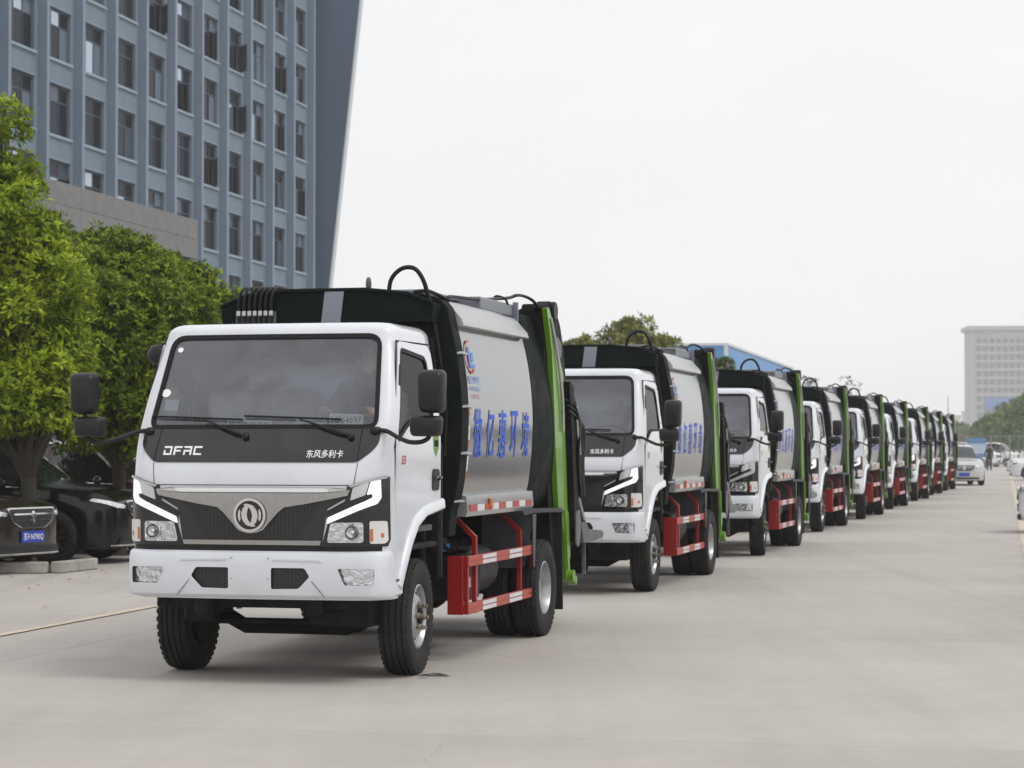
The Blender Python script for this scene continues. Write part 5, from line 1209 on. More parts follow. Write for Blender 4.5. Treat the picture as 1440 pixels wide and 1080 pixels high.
for k, (px, py, r_, Zd, lab) in enumerate([(1446, 598, 36, 270, 'largest round green tree at the far right, below the tower'), (1416, 601, 25, 285, 'medium round green tree at the far right, left of the largest'), (1391, 607, 17, 300, 'smallest leftmost green tree of the far right clump'), (1472, 585, 40, 290, 'green tree cut by the right edge of the picture')]):
    make_tree('far_tree', lab, Vector((at(px, 629, Zd).x, Zd, 0)), [lobe(px, py, Zd, r_ * 0.85), lobe(px - r_ * 0.5, py + r_ * 0.3, Zd, r_ * 0.6), lobe(px + r_ * 0.5, py + r_ * 0.2, Zd, r_ * 0.62), lobe(px + r_ * 0.1, py - r_ * 0.45, Zd, r_ * 0.5)],
              0.22, 2.0, 'leaf_far', 90, 22, 0.62, 0.26, leafs=6, seed=41 + k, clump_r=(0.7, 1.4), group='trees at the far right')
# kerbed tree bed between the parked cars
kb = MB()
def kerb(name, p, q, lab):
    p, q = Vector(p), Vector(q); d = (q - p); a = math.atan2(d.y, d.x)
    m = MB(); m.box(0, d.length, -0.07, 0.07, 0, 0.14, 0.012); o = m.build(name, 'kerb_concrete', None, 0); o.location = p; o.rotation_euler = (0, 0, a)
    return tag(o, lab, 'kerb', 'kerb stones of the tree bed')
k0 = ground_at(78, 806); 
kerb('kerb_stone', k0, ground_at(131, 800), 'pale kerb stone end of the tree bed beside the black car wheel')
kerb('kerb_stone', k0 - Vector((0.10, 0.02, 0)), k0 - Vector((0.10, 0.02, 0)) - RN * 1.3 - RU * 0.15, 'darker kerb stone running left in front of the brown car')
m = MB(); c_ = bA + Vector((0, 0, 0)); m.add([tuple(k0 + Vector((0.02, 0.12, 0.006))), tuple(ground_at(131, 800) + Vector((0, 0.1, 0.006))), tuple(ground_at(131, 800) + Vector((-0.6, 2.0, 0.006))), tuple(k0 + Vector((-1.4, 2.2, 0.006))), tuple(k0 + Vector((-1.5, -0.2, 0.006)))], [(0, 1, 2, 3, 4)]); tag(m.build('tree_bed_soil', 'planter_soil', ground, 0))
# ================================================================= parked cars
pmat('paint_black_car', (0.004, 0.004, 0.005), 0.16, spec=0.35, coat=0.15, var=0.2, vscale=3, dirt=(0.04, 0.038, 0.035), dscale=3, damt=0.25)
pmat('paint_brown_car', (0.020, 0.013, 0.011), 0.22, coat=0.6, var=0.2, vscale=3, dirt=(0.06, 0.05, 0.045), dscale=3, damt=0.25)
pmat('paint_maroon_car', (0.085, 0.010, 0.010), 0.2, coat=0.6, var=0.1)
pmat('paint_white_car', (0.76, 0.77, 0.78), 0.25, coat=0.5, var=0.03)
pmat('paint_silver_car', (0.52, 0.53, 0.54), 0.28, metal=0.3, coat=0.5, var=0.04)
pmat('car_glass', (0.020, 0.026, 0.028), 0.05, spec=1.0)
pmat('plate_blue', (0.02, 0.06, 0.42), 0.4)
pmat('car_dark_plastic', (0.015, 0.015, 0.016), 0.5)
pmat('skin', (0.48, 0.30, 0.22), 0.55); pmat('hair_black', (0.010, 0.009, 0.009), 0.6); pmat('jacket_dark', (0.016, 0.018, 0.024), 0.85, var=0.2, vscale=9); pmat('trousers_dark', (0.02, 0.02, 0.025), 0.85); pmat('shirt_blue', (0.05, 0.06, 0.10), 0.85); pmat('shoe_black', (0.01, 0.01, 0.01), 0.5)
def car_wheel_mesh(r=0.335, w_=0.20, spokes=5, dark=False):
    h = w_ / 2; ri = r * 0.68
    ty = MB().lathe([(ri, -h * .8), (ri + .02, -h), (r * .9, -h), (r * .98, -h * .85), (r, -h * .5), (r, h * .5), (r * .98, h * .85), (r * .9, h), (ri + .02, h), (ri, h * .8)], 36).mesh('tyre', 'tyre_rubber', 30)
    m = MB().lathe([(ri, -h * .8), (ri, h * .92), (ri - .018, h * .92), (ri - .03, h * .5), (ri - .03, -h * .8)], 36)
    for k in range(spokes):
        M_ = Matrix.Rotation(2 * math.pi * k / spokes, 4, 'X')
        for s_ in (-1, 1):
            P = [(h * .60, s_ * .012, 0.03), (h * .60, s_ * .045, 0.03), (h * .82, s_ * .065, ri - .02), (h * .82, s_ * .022, ri - .02)]; Q = [(x - .03, y, z) for x, y, z in P]
            m.add([tuple(M_ @ Vector(p)) for p in P + Q], [(0, 1, 2, 3), (7, 6, 5, 4), (0, 4, 5, 1), (1, 5, 6, 2), (2, 6, 7, 3), (3, 7, 4, 0)])
    m.lathe([(0, h * .4), (0.055, h * .4), (0.055, h * .66), (0.03, h * .7), (0, h * .7)], 16)
    rm = m.mesh('rim', 'tank_grey' if dark else 'rim_steel', 35)
    bk = MB().lathe([(0, -h * .2), (ri - .01, -h * .2), (ri - .01, h * .1), (0, h * .1)], 24).mesh('brake_disc', 'hole_dark', 0)
    return ty, rm, bk
def make_car(label, paint, loc, rz, kind='sedan', plate=None, roof_paint=None, group=None, wheel_dark=False, trim='chrome', name='parked_car', cat='car', badge=None):
    spec = {  # s (0 nose .. 1 tail) tables: top line, belt line, half width at belt, half width at top
        'sedan': dict(L=4.65, W=1.80, top=[(0, .76), (.02, .83), (.08, .90), (.25, .97), (.28, 1.0), (.43, 1.40), (.55, 1.46), (.68, 1.42), (.85, 1.08), (.97, 1.03), (1, .92)],
                      belt=[(0, .66), (.03, .74), (.25, .88), (.6, .94), (.9, .96), (1, .86)], g0=.28, gf=.44, gr=.67, g1=.86, wr=.58, r=.325),
        'suv': dict(L=4.70, W=1.86, top=[(0, .72), (.015, .84), (.06, .96), (.23, 1.06), (.26, 1.10), (.40, 1.58), (.52, 1.66), (.75, 1.63), (.93, 1.22), (.98, 1.08), (1, .95)],
                    belt=[(0, .66), (.03, .76), (.25, 1.0), (.6, 1.06), (.9, 1.10), (1, .98)], g0=.26, gf=.41, gr=.76, g1=.94, wr=.62, r=.36),
        'van': dict(L=4.9, W=1.8, top=[(0, .80), (.01, .95), (.04, 1.06), (.12, 1.16), (.14, 1.2), (.26, 1.84), (.4, 1.94), (.9, 1.94), (.985, 1.80), (1, 1.0)],
                    belt=[(0, .70), (.03, .9), (.14, 1.1), (.6, 1.12), (.95, 1.12), (1, .98)], g0=.14, gf=.27, gr=.97, g1=.99, wr=.74, r=.32)}[kind]
    L_, Wd = spec['L'], spec['W'] / 2; top = pchip(spec['top']); belt = pchip(spec['belt'])
    C = empty(name, loc, rz); tag(C, label, cat, group)
    wy = (0.90 if kind != 'van' else 0.75, L_ - 0.92); rw = spec['r']
    ss = sorted(set([0, .004, .008, .014, .02, .032, .045, .065, .09, .12] + list(np.linspace(.14, .86, 40)) + [.88, .91, .94, .965, .985, .995, 1] + [spec['g0'], spec['gf'], spec['gr'], spec['g1']] + [(y + dr) / L_ for y in wy for dr in (-rw * 1.13, -rw, -rw * .8, -rw * .5, 0, rw * .5, rw * .8, rw, rw * 1.13)]))
    wfun = pchip([(0, .38), (.008, .58), (.02, .71), (.045, .83), (.09, .93), (.2, .99), (.5, 1.0), (.85, .98), (.95, .92), (.99, .80), (1, .72)])
    rings = []
    for s_ in ss:
        y = s_ * L_; w_ = Wd * wfun(s_); zt, zb = top(s_), min(belt(s_), top(s_) - .02); zl = .20 + (.12 * max(0, 1 - s_ / .03) if s_ < .03 else 0) + (.12 * max(0, (s_ - .96) / .04))
        za = zl
        for yw in wy:
            d = abs(y - yw)
            if d < rw * 1.13: za = max(za, rw + math.sqrt((rw * 1.13) ** 2 - d * d) * 1.0)
        gh = min(1, max(0, (zt - zb - .03) / .35)); wt = w_ * (1 - gh * (1 - spec['wr'] / .78 * .93)) * (.96 if gh < .1 else 1)
        wt = w_ * .93 + (Wd * spec['wr'] * 1.12 - w_ * .93) * gh
        zm = (zb + za) / 2
        half = [(w_ * .55, zl), (w_ * .93, za), (w_ * .985, za + .03), (w_ * 1.0, max(zm, za + .04)), (w_ * .995, max(zb - .10, za + .05)), (w_ * .975, max(zb, za + .06)),
                ((w_ * .955 + wt) / 2, zb + (zt - zb) * .5), (wt, zt - .035 * (.3 + gh)), (wt * .86, zt - .008), (wt * .45, zt + .012)]
        rings.append([(x, y, z) for x, z in half] + [(0, y, zt + .018)] + [(-x, y, z) for x, z in reversed(half)])
    n = len(rings[0])
    parts = {'body': MB(), 'windscreen': MB(), 'rear_window': MB(), 'side_window': MB(), 'side_window_b': MB(), 'roof': MB()}
    pb = .52
    for i in range(len(rings) - 1):
        sa, sb = ss[i], ss[i + 1]; mid = (sa + sb) / 2
        for k in range(n - 1):
            kk = min(k, n - 2 - k)                       # 0..9 along the half
            key = 'body'
            if kk in (5, 6) and spec['g0'] + .045 < mid < spec['g1'] - .03 and abs(mid - pb) > .010 and abs(mid - (spec['gr'] + .02)) > .010: key = 'side_window' if k < n / 2 else 'side_window_b'
            elif kk >= 7 and spec['g0'] < mid < spec['gf']: key = 'windscreen'
            elif kk >= 7 and spec['gr'] < mid < spec['g1']: key = 'rear_window'
            elif kk >= 7 and spec['gf'] <= mid <= spec['gr']: key = 'roof'
            q = [rings[i][k], rings[i][k + 1], rings[i + 1][k + 1], rings[i + 1][k]]
            parts[key].add(q, [(0, 1, 2, 3)])
        parts['body'].add([rings[i][0], rings[i][-1], rings[i + 1][-1], rings[i + 1][0]], [(0, 1, 2, 3)])
    parts['body'].add(rings[0], [tuple(range(n))]); parts['body'].add(rings[-1], [tuple(range(n))])
    def weld(mb, nm, mt):
        me = bpy.data.meshes.new(nm); me.from_pydata(mb.v, [], mb.f); bm = bmesh.new(); bm.from_mesh(me)
        bmesh.ops.remove_doubles(bm, verts=bm.verts, dist=1e-4); bmesh.ops.recalc_face_normals(bm, faces=bm.faces); bm.to_mesh(me); bm.free(); me.materials.append(MATS[mt]); finish(me, 30); return mesh_obj(nm, me, C)
    body = weld(parts['body'], 'body', paint); weld(parts['roof'], 'roof', roof_paint or paint)
    weld(parts['windscreen'], 'windscreen', 'car_glass'); weld(parts['rear_window'], 'rear_window', 'car_glass')
    weld(parts['side_window'], 'side_window', 'car_glass'); weld(parts['side_window_b'], 'side_window', 'car_glass')
    m = MB(); m.box(-Wd * .8, Wd * .8, .25, L_ - .25, .18, .52); m.build('underbody', 'hole_dark', C, 0)
    ty, rm, bk = car_wheel_mesh(rw, .21, 5, wheel_dark)
    for yw in wy:
        for s_ in (-1, 1):
            o = mesh_obj('wheel', ty, C); o.location = (s_ * (Wd - .115), yw, rw); o.rotation_euler = (random.random() * 6, 0, 0 if s_ > 0 else math.pi); mesh_obj('rim', rm, o); mesh_obj('brake_disc', bk, o)
    # belt moulding
    for s_ in (-1, 1):
        pts = [(s_ * (Wd * wfun(q) * .985 + .004), q * L_, belt(q) + .005) for q in np.linspace(spec['g0'] + .03, spec['g1'] - .02, 14)]
        m = MB(); m.tube(pts, .012, 5); m.build('belt_moulding', trim, C)
        q = spec['g0'] + .07; m = MB(); m.sphere((s_ * (Wd * 1.0 + .10), q * L_, belt(q) + .06), (.10, .06, .07), 10, 7); mo = m.build('door_mirror', paint, C, 60)
        m = MB(); 
        for q in (.44, .66): m.tube([(s_ * (Wd * wfun(q) + .018), q * L_ - .1, belt(q) - .13), (s_ * (Wd * wfun(q) + .018), q * L_ + .1, belt(q) - .12)], .014, 5)
        m.build('door_handles', trim if trim == 'chrome' else paint, C)
    # front: lamps, grille, plate
    fy = lambda x: L_ * float(np.interp(abs(x) / Wd, [wfun(q) for q in (0, .004, .008, .014, .02, .032, .045, .065, .09, .14, .2)], (0, .004, .008, .014, .02, .032, .045, .065, .09, .14, .2)))
    zn = top(.02)
    for s_ in (-1, 1):
        pts = []
        P = [(.46, zn - .08), (.60, zn - .045), (.80, zn + .02), (.82, zn - .015), (.62, zn - .11), (.48, zn - .12)]
        fnf = lambda x, z: (x, fy(x) - .01 + .35 * max(0, z - zn + .10), z)
        P = [(s_ * x * Wd / .9, z) for x, z in P]; P = P if s_ > 0 else P[::-1]
        m = MB(); drape(m, round_poly(P, .015, 2), fnf, .008, .04, .06); hl = m.build('headlight', 'lamp_reflector', C, 40)
    gz1 = zn - .035
    fnf = lambda x, z: (x, fy(x) - .012 + .25 * max(0, z - zn + .10), z)
    G = [(-.44, gz1), (-.38, gz1 - .15), (-.22, gz1 - .225), (.22, gz1 - .225), (.38, gz1 - .15), (.44, gz1)]
    m = MB(); drape(m, round_poly(G, .03, 3), fnf, .006, .02, .06); g = m.build('grille', 'car_dark_plastic', C, 40)
    Gi = round_poly(G, .03, 3); Go = [(x * 1.05, (z - gz1 + .13) * 1.13 + gz1 - .13) for x, z in Gi]
    m = MB(); ring_strip(m, Go, Gi, fnf, .018, .02); m.build('grille_surround', 'chrome', g)
    for k in range(2):
        z_ = gz1 - .07 - .075 * k; m = MB(); drape(m, [(-.37 + .05 * k, z_), (.37 - .05 * k, z_), (.37 - .05 * k, z_ + .018), (-.37 + .05 * k, z_ + .018)], fnf, .013, .01, .06); m.build('grille_bar', 'chrome', g)
    if badge:
        m = MB(); ring_strip(m, [(.055 * math.cos(a), gz1 - .11 + .085 * math.sin(a)) for a in np.linspace(0, 6.2832, 25)[:-1]], [(.032 * math.cos(a), gz1 - .11 + .052 * math.sin(a)) for a in np.linspace(0, 6.2832, 25)[:-1]], fnf, .024, .02); drape(m, [(-.012, gz1 - .16), (.018, gz1 - .16), (.012, gz1 - .06), (-.018, gz1 - .06)], fnf, .022, .01, None); m.build('badge', 'chrome', g)
    fl_ = lambda x, z: (x, fy(x) - .01, z)
    m = MB(); drape(m, [(-.22, .385), (.22, .385), (.22, .525), (-.22, .525)], fl_, .02, .02, None); pl = m.build('number_plate', 'plate_blue', C, 0)
    if plate:
        m = MB(); put_text(m, plate, -.195, .195, .405, .505, fl_, .023, bold=.01, step=None); m.build('lettering', 'letter_white', pl, 0, False)
    m = MB(); drape(m, [(-.62, .24), (.62, .24), (.58, .34), (-.58, .34)], fl_, .012, .02, .06); lo_ = m.build('lower_grille', 'car_dark_plastic', C, 0)
    m = MB(); drape(m, [(-.72, .235), (.72, .235), (.72, .257), (-.72, .257)], fl_, .022, .02, .06); m.build('lower_trim', 'chrome', lo_)
    return C
NOSE = ground_at(60, 806)
def nose_right(k, dn=0.0): return NOSE + RU * k + RN * dn
# local -y is the nose: turn it to face the lane
RZL = -ROAD + R(90)
make_car('dark brown sedan nose at the left edge with a blue number plate', 'paint_brown_car', ground_at(44, 806), RZL - R(13), 'sedan', '苏F·N790Q', group='cars parked on the left', badge=True)
make_car('black car behind the tree trunk, its front wheel and chrome belt line showing', 'paint_black_car', nose_right(2.9, 0.12), RZL, 'suv', None, group='cars parked on the left', wheel_dark=True)
make_car('maroon car with a white roof behind the black car', 'paint_maroon_car', nose_right(5.7, 0.3), RZL, 'suv', None, roof_paint='paint_white_car', group='cars parked on the left')
make_car('white van glimpsed between trunks behind the maroon car', 'paint_white_car', nose_right(13.0, -1.2), RZL, 'van', None, group='white vehicles far back on the left')
make_car('white car in the back row left of the tree trunk', 'paint_white_car', nose_right(9.0, -4.5), RZL, 'suv', None, group='white vehicles far back on the left')
# right side
vw = ground_at(1356, 683)
make_car('silver sport utility car driving up behind the last truck', 'paint_silver_car', vw, -R(3), 'suv', None, badge=True, name='moving_car')
for k, (px, py, lab) in enumerate(((1434, 748, 'white car nose at the right edge, nearest of the right-hand cars'), (1421, 675, 'white car with blue plate, second on the right'), (1417, 669.0, 'white car with blue plate, farthest on the right'))):
    make_car(lab, 'paint_white_car', ground_at(px, py), RZL + R(180) - R(4), 'sedan' if k else 'suv', None, group='white cars parked on the right')

# more of that row beyond the frame's edge, mirrored in the steel bodies of the trucks
wc = None
nose0 = ground_at(1434, 748)
for k, (d_, pt, lab) in enumerate(((-6.2, 'paint_white_car', 'white car in the right row, first one beyond the picture edge'), (-9.2, 'paint_silver_car', 'silver car in the right row beyond the picture edge'), (-12.3, 'paint_white_car', 'white car in the right row, second one beyond the picture edge'), (-15.4, 'paint_black_car', 'black car in the right row beyond the picture edge'), (-18.6, 'paint_white_car', 'white car in the right row, third one beyond the picture edge'), (-22.0, 'paint_maroon_car', 'maroon car in the right row beyond the picture edge'))):
    make_car(lab, pt, nose0 + RU * d_ + RN * 0.6, RZL + R(180) - R(3), 'suv' if k % 2 else 'sedan', None, group='cars beyond the right edge')

# ================================================================= people
def skin_body(name, joints, edges, radii, mat, parent, sub=2, root=0):
    me = bpy.data.meshes.new(name); me.from_pydata(joints, edges, [])
    o = bpy.data.objects.new(name, me); COL.objects.link(o)
    sk = o.modifiers.new('skin', 'SKIN'); sk.use_smooth_shade = True
    for i, v in enumerate(me.skin_vertices[0].data):
        r_ = radii[i]; v.radius = r_ if isinstance(r_, (tuple, list)) else (r_, r_); v.use_root = (i == root)
    ss_ = o.modifiers.new('sub', 'SUBSURF'); ss_.levels = sub; ss_.render_levels = sub
    dg = bpy.context.evaluated_depsgraph_get(); m2 = bpy.data.meshes.new_from_object(o.evaluated_get(dg)); bpy.data.objects.remove(o)
    m2.materials.clear(); m2.materials.append(MATS[mat]); m2.polygons.foreach_set('use_smooth', [True] * len(m2.polygons))
    return mesh_obj(name, m2, parent)
def make_person(label, loc, rz, pose, jacket='jacket_dark', trousers='trousers_dark'):
    """faces local -y"""
    P = empty('person', loc, rz); tag(P, label, 'person')
    if pose == 'stand':
        J = [(0, 0, .95), (0, 0, 1.15), (0, 0, 1.36), (0, -.01, 1.47), (0, -.02, 1.54),
             (.17, 0, 1.40), (.25, .03, 1.13), (.24, -.05, .90), (-.17, 0, 1.40), (-.25, .03, 1.13), (-.24, -.05, .90),
             (.10, 0, .88), (.115, -.02, .50), (.12, .02, .09), (.13, -.14, .04), (-.10, 0, .88), (-.11, -.02, .50), (-.12, .02, .09), (-.13, -.14, .04)]
    else:
        J = [(0, .10, .14), (0, .13, .36), (0, .12, .58), (0, .09, .67), (0, .07, .73),
             (.18, .10, .61), (.24, -.08, .40), (.17, -.36, .44), (-.18, .10, .61), (-.24, -.08, .40), (-.17, -.36, .44),
             (.10, .03, .12), (.14, -.38, .16), (.14, -.44, -.22), (.14, -.56, -.27), (-.10, .03, .12), (-.14, -.38, .16), (-.14, -.44, -.22), (-.14, -.56, -.27)]
    E = [(0, 1), (1, 2), (2, 3), (3, 4), (2, 5), (5, 6), (6, 7), (2, 8), (8, 9), (9, 10), (0, 11), (11, 12), (12, 13), (13, 14), (0, 15), (15, 16), (16, 17), (17, 18)]
    Rr = [(.16, .115), (.155, .11), (.175, .11), (.06, .06), (.055, .055), .075, .052, .036, .075, .052, .036, .095, .065, .045, .04, .095, .065, .045, .04]
    skin_body('body', J, E, Rr, jacket, P)
    # trousers and shoes as their own layers
    I = [0, 11, 12, 13, 15, 16, 17]; jj = [J[i] for i in I]; jj[0] = (J[0][0], J[0][1], J[0][2] - .02)
    skin_body('trousers', jj, [(0, 1), (1, 2), (2, 3), (0, 4), (4, 5), (5, 6)], [(.172, .13), .108, .078, .062, .108, .078, .062], trousers, P)
    for a, b in ((13, 14), (17, 18)):
        m = MB(); c0, c1 = Vector(J[a]), Vector(J[b]); m.sphere(tuple(c0.lerp(c1, .5) - Vector((0, 0, .005))), (.05, .135, .048), 10, 7); m.build('shoe', 'shoe_black', P, 60)
    h = Vector(J[4]) + Vector((0, -.015, .115))
    m = MB(); rings = []
    for t, rx, ry, dy in ((-.125, .035, .04, -.015), (-.105, .055, .062, -.012), (-.06, .068, .080, -.006), (0, .075, .092, 0), (.05, .074, .092, .004), (.09, .058, .075, .008), (.115, .03, .04, .01)):
        rings.append([(h.x + rx * math.cos(a), h.y + dy + ry * math.sin(a), h.z + t) for a in np.linspace(0, 6.2832, 17)[:-1]])
    m.loft(rings); m.tube([(h.x, h.y - .088, h.z + .015), (h.x, h.y - .108, h.z - .025), (h.x, h.y - .09, h.z - .03)], [.008, .014, .01], 6)
    for s_ in (-1, 1): m.sphere((h.x + s_ * .077, h.y + .008, h.z - .005), (.012, .022, .032), 8, 6)
    hd = m.build('head', 'skin', P, 60)
    m = MB()
    for s_ in (-1, 1): m.sphere((h.x + s_ * .03, h.y - .084, h.z + .008), (.012, .008, .006), 8, 6)
    m.build('eyes', 'ink_black', hd, 60)
    m = MB(); m.tube([(h.x - .025, h.y - .083, h.z - .062), (h.x, h.y - .088, h.z - .060), (h.x + .025, h.y - .083, h.z - .062)], .006, 6); m.build('mouth', 'amber_lens', hd, 60)
    m = MB(); rings = []
    for t, rx, ry, dy in ((-.04, .074, .05, .052), (0, .082, .078, .022), (.05, .084, .096, .010), (.095, .068, .082, .012), (.125, .035, .045, .014)):
        rings.append([(h.x + rx * math.cos(a), h.y + dy + ry * math.sin(a), h.z + t) for a in np.linspace(0, 6.2832, 17)[:-1]])
    m.loft(rings); m.build('hair', 'hair_black', hd, 60)
    # hands: palm, four fingers and thumb
    for w_, e_, s_ in ((7, 6, 1), (10, 9, -1)):
        wv, ev = Vector(J[w_]), Vector(J[e_]); d = (wv - ev).normalized(); sdv = Vector((0, 1, 0)) if pose == 'stand' else Vector((1, 0, 0)); nrm = d.cross(sdv).normalized()
        m = MB(); c = wv + d * .05
        m.tube([wv - d * .01, wv + d * .02, wv + d * .085], [.030, .038, .036], 8)
        for q in range(4):
            b_ = wv + d * .08 + sdv * (.027 - .018 * q); ln_ = (.07, .078, .074, .058)[q]; m.tube([b_, b_ + d * ln_ * .5, b_ + d * ln_ * .85 + nrm * .02 * s_], [.010, .009, .007], 6)
        b_ = wv + d * .03 + sdv * .03 * (-1 if pose == 'stand' else -s_); m.tube([b_, b_ + d * .035 + sdv * .02 * (-1 if pose == 'stand' else -s_), b_ + d * .065 + sdv * .022 * (-1 if pose == 'stand' else -s_)], [.012, .011, .008], 6)
        m.build('hand', 'skin', P, 60)
    return P
gm = ground_at(1391, 662)
make_person('person in dark jacket and trousers standing with back turned on the far road', gm, R(180) - ROAD, 'stand')
dp = O1 + RT * 0.46 + BK * 0.12
make_person('person in dark blue seated at the wheel of the foremost truck', (dp.x, dp.y, 1.36), -HEAD, 'sit', 'shirt_blue')

# ================================================================= far things
pmat('tower_pale', (0.36, 0.365, 0.385), 0.8, var=0.06, vscale=0.05); pmat('tower_window', (0.13, 0.145, 0.17), 0.2, spec=0.6); pmat('tower_blue', (0.05, 0.16, 0.42), 0.5)
pmat('shed_blue', (0.07, 0.27, 0.58), 0.5, var=0.06, vscale=0.3); pmat('shed_white', (0.58, 0.64, 0.68), 0.5, var=0.05, vscale=0.3)
pmat('board_blue', (0.10, 0.22, 0.42), 0.5); pmat('board_pale', (0.45, 0.55, 0.68), 0.6); pmat('fence_steel', (0.20, 0.21, 0.21), 0.5, metal=0.3); pmat('skyline_grey', (0.20, 0.21, 0.22), 0.9); pmat('sign_red', (0.45, 0.04, 0.03), 0.5)
def tower():
    Zd = 820.0; c = at(1366, 629, Zd); B = empty('tower_block', (c.x, c.y, 0), -R(4)); tag(B, 'pale high-rise block with rows of windows on the hazy right horizon', 'building')
    Wd, H, fl = 46.0, 46.0, 3.05
    m = MB(); m.box(0, Wd, 0, 18, 0, H - 1.6); m.build('wall', 'tower_pale', B, 0)
    m = MB(); m.box(-1.2, Wd + 1, -1.2, 19, H - 1.6, H, 0.1); m.build('cornice', 'tower_pale', B, 0)
    band = MB().box(1.4, Wd - 1, -0.35, 0.3, 0, 1.0).mesh('floor_ledge', 'tower_pale', 0)
    win = MB().box(-0.85, 0.85, -0.14, 0.06, 0, 1.55).mesh('window', 'tower_window', 0)
    for r_ in range(13):
        z = 3.0 + r_ * fl
        o = mesh_obj('floor_ledge', band, B); o.location = (0, 0, z - 0.9)
        for k in range(18):
            o = mesh_obj('window', win, B); o.location = (2.9 + k * 2.4, 0, z + 0.2)
    m = MB(); m.box(5.0, 22, -0.9, -0.36, 15.4, 19.6); m.build('blue_sign_board', 'tower_blue', B, 0)
    m = MB(); m.box(5.0, 22, -0.6, -0.36, 3, 15.3); m.build('dark_entrance_glass', 'tower_window', B, 0)
tower()
def shed():
    Zd = 190.0; c = at(1022, 629, Zd); B = empty('factory_shed', (c.x, c.y, 0), -ROAD); tag(B, 'blue and white steel factory shed behind the second and third trucks', 'building')
    H = 10.2
    m = MB(); m.box(-30, 0, 0, 60, 0, H - 2.6); m.build('lower_wall', 'shed_white', B, 0)
    m = MB(); m.box(-30.05, 0.05, -0.05, 60.05, H - 2.6, H); up = m.build('upper_wall', 'shed_blue', B, 0)
    rib_ = MB().box(-0.06, 0.06, -0.10, -0.051, 0, H, 0.0).mesh('wall_rib', 'shed_blue', 0)
    for k in range(12):
        o = mesh_obj('wall_rib', rib_, up); o.location = (-k * 2.4 - 0.06, 0, 0.0)
    m = MB(); m.box(-0.2, 0.12, -0.22, 0.12, 0, H + 0.05); m.build('corner_trim', 'shed_white', up, 0)
    m = MB(); m.box(-30.2, 0.2, -0.2, 60.2, H + 0.002, H + 0.22); m.build('roof_edge', 'shed_white', B, 0)
shed()
# fence line at the end of the road with posts and rails
def fence():
    a = at(1340, 629, 172); b = at(1500, 629, 172); a.z = b.z = 0; F_ = empty('yard_fence', a); tag(F_, 'thin metal fence closing the far end of the road', 'fence')
    L_ = (b - a).length; n_ = 6
    post = MB().box(-0.05, 0.05, -0.05, 0.05, 0, 2.5).mesh('fence_post', 'fence_steel', 0)
    for k in range(n_ + 1):
        o = mesh_obj('fence_post', post, F_); o.location = (L_ * k / n_, 0, 0)
    for z in (0.3, 1.3, 2.4):
        m = MB(); m.box(0, L_, 0.06, 0.10, z, z + 0.06); m.build('fence_rail', 'fence_steel', F_, 0)
    pk = MB().box(-0.015, 0.015, 0.11, 0.14, 0.1, 2.4).mesh('fence_bar', 'fence_steel', 0)
    for k in range(int(L_ / 0.35)):
        o = mesh_obj('fence_bar', pk, F_); o.location = (0.2 + 0.35 * k, 0, 0)
fence()
p = at(1373, 629, 165)
NB = empty('notice_board', (p.x, p.y, 0), -ROAD); tag(NB, 'pale blue notice board standing by the far fence', 'notice board')
m = MB(); m.box(-0.68, 0.68, -0.05, 0.05, 0.55, 2.2, 0.01); m.build('panel', 'board_pale', NB, 0)
m = MB(); m.box(-0.70, 0.70, -0.08, 0.06, 1.85, 2.25, 0.01); m.build('header', 'board_blue', NB, 0)
m = MB(); m.box(-0.62, 0.62, -0.06, -0.052, 0.65, 1.1); m.build('lower_picture', 'board_blue', NB, 0)
for s_ in (-1, 1):
    m = MB(); m.box(s_ * 0.66 - 0.04, s_ * 0.66 + 0.04, -0.04, 0.04, 0, 0.549); m.build('post', 'fence_steel', NB, 0)
p = at(1355.5, 629, 168); RS = empty('red_sign', (p.x, p.y, 0), -ROAD); tag(RS, 'small red and white sign left of the pale blue board', 'sign')
m = MB(); m.box(-0.28, 0.28, -0.03, 0.03, 0.9, 1.3); m.build('red_panel', 'sign_red', RS, 0)
m = MB(); m.box(-0.28, 0.28, -0.03, 0.03, 1.302, 1.75); m.build('white_panel', 'paper_white', RS, 0)
m = MB(); m.tube([(0, 0.05, 0), (0, 0.05, 1.7)], 0.04, 6); m.build('post', 'fence_steel', RS)
for k, (px, Zd, kd, rz, lab) in enumerate(((1405, 178, 'van', 60, 'white van parked sideways behind the far fence'), (1432, 182, 'van', 75, 'white van at the right edge behind the far fence'), (1352, 182, 'van', 5, 'white van facing the viewer behind the far red sign'))):
    p = at(px, 629, Zd); p.z = 0
    make_car(lab, 'paint_white_car', p, -ROAD + R(rz), kd, None, name='parked_van', cat='van', group='white vans behind the fence')
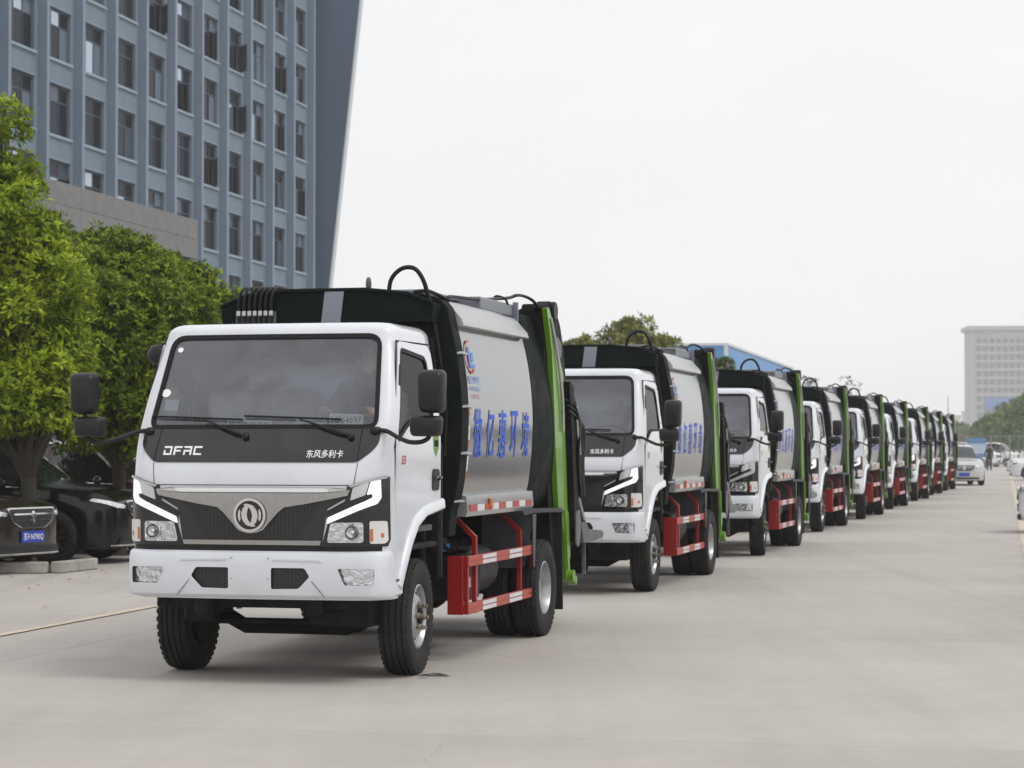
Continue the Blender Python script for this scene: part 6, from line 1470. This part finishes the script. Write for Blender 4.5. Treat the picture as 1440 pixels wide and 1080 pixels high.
# hazy skyline
for k, (px, w_, h_, Zd) in enumerate([(1336, 10, 7, 1500), (1347, 9, 12, 1700), (1357, 8, 16, 1600), (1330, 6, 16, 1900), (1364, 7, 10, 1500), (1320, 10, 9, 1800)]):
    p = at(px, 629, Zd); ww = w_ / FPX * Zd; hh = h_ / FPX * Zd + 18
    B = empty('distant_building', (p.x, p.y, 0), -ROAD); tag(B, ['low distant block at the left of the hazy skyline gap', 'middle distant block in the hazy gap', 'tall distant block next to the tower in the haze', 'slim distant block in the haze above the last truck', 'distant block touching the tower foot in the haze', 'broad low block in the haze over the eighth truck'][k], 'building', 'hazy skyline buildings')
    m = MB(); m.box(-ww / 2, ww / 2, 0, ww, 0, hh); m.build('wall', 'skyline_grey', B, 0)
    m = MB(); m.box(-ww / 2 - 0.5, ww / 2 + 0.5, -0.5, ww + 0.5, hh, hh + 1.5); m.build('roof', 'skyline_grey', B, 0)
p = at(1333.5, 629, 1500); MS = empty('mast', (p.x, p.y, 0)); tag(MS, 'faint thin mast in the haze above the last truck', 'mast')
m = MB(); m.tube([(0, 0, 0), (0, 0, 36)], [0.8, 0.4], 6); m.build('pole', 'skyline_grey', MS)
for k, (px, py, r_, Zd, lab) in enumerate([(1345, 612, 12, 420, 'hazy green tree right of the last truck'), (1357, 614, 10, 460, 'second hazy green tree left of the tower foot')]):
    make_tree('far_tree', lab, Vector((at(px, 629, Zd).x, Zd, 0)), [lobe(px, py, Zd, r_), lobe(px - r_ * .6, py + 3, Zd, r_ * .7), lobe(px + r_ * .6, py + 2, Zd, r_ * .7)], 0.25, 1.6, 'leaf_far', 40, 16, 0.9, 0.4, leafs=5, seed=61 + k, clump_r=(0.8, 1.6), group='trees in the haze')

# ================================================================= haze
hm = bpy.data.materials.new('haze'); hm.use_nodes = True; MATS['haze'] = hm
n_ = hm.node_tree.nodes; n_.clear(); ho = n_.new('ShaderNodeOutputMaterial'); hv = n_.new('ShaderNodeVolumePrincipled')
hv.inputs['Color'].default_value = (0.985, 0.988, 0.995, 1); hv.inputs['Density'].default_value = 0.00048; hv.inputs['Anisotropy'].default_value = 0.2
hm.node_tree.links.new(hv.outputs[0], ho.inputs['Volume'])
m = MB(); m.box(-700, 1300, -60, 2400, -1.05, 58); hz = m.build('haze', 'haze', None, 0); tag(hz, 'pale overcast haze filling the air over the yard', 'haze', kind='stuff')
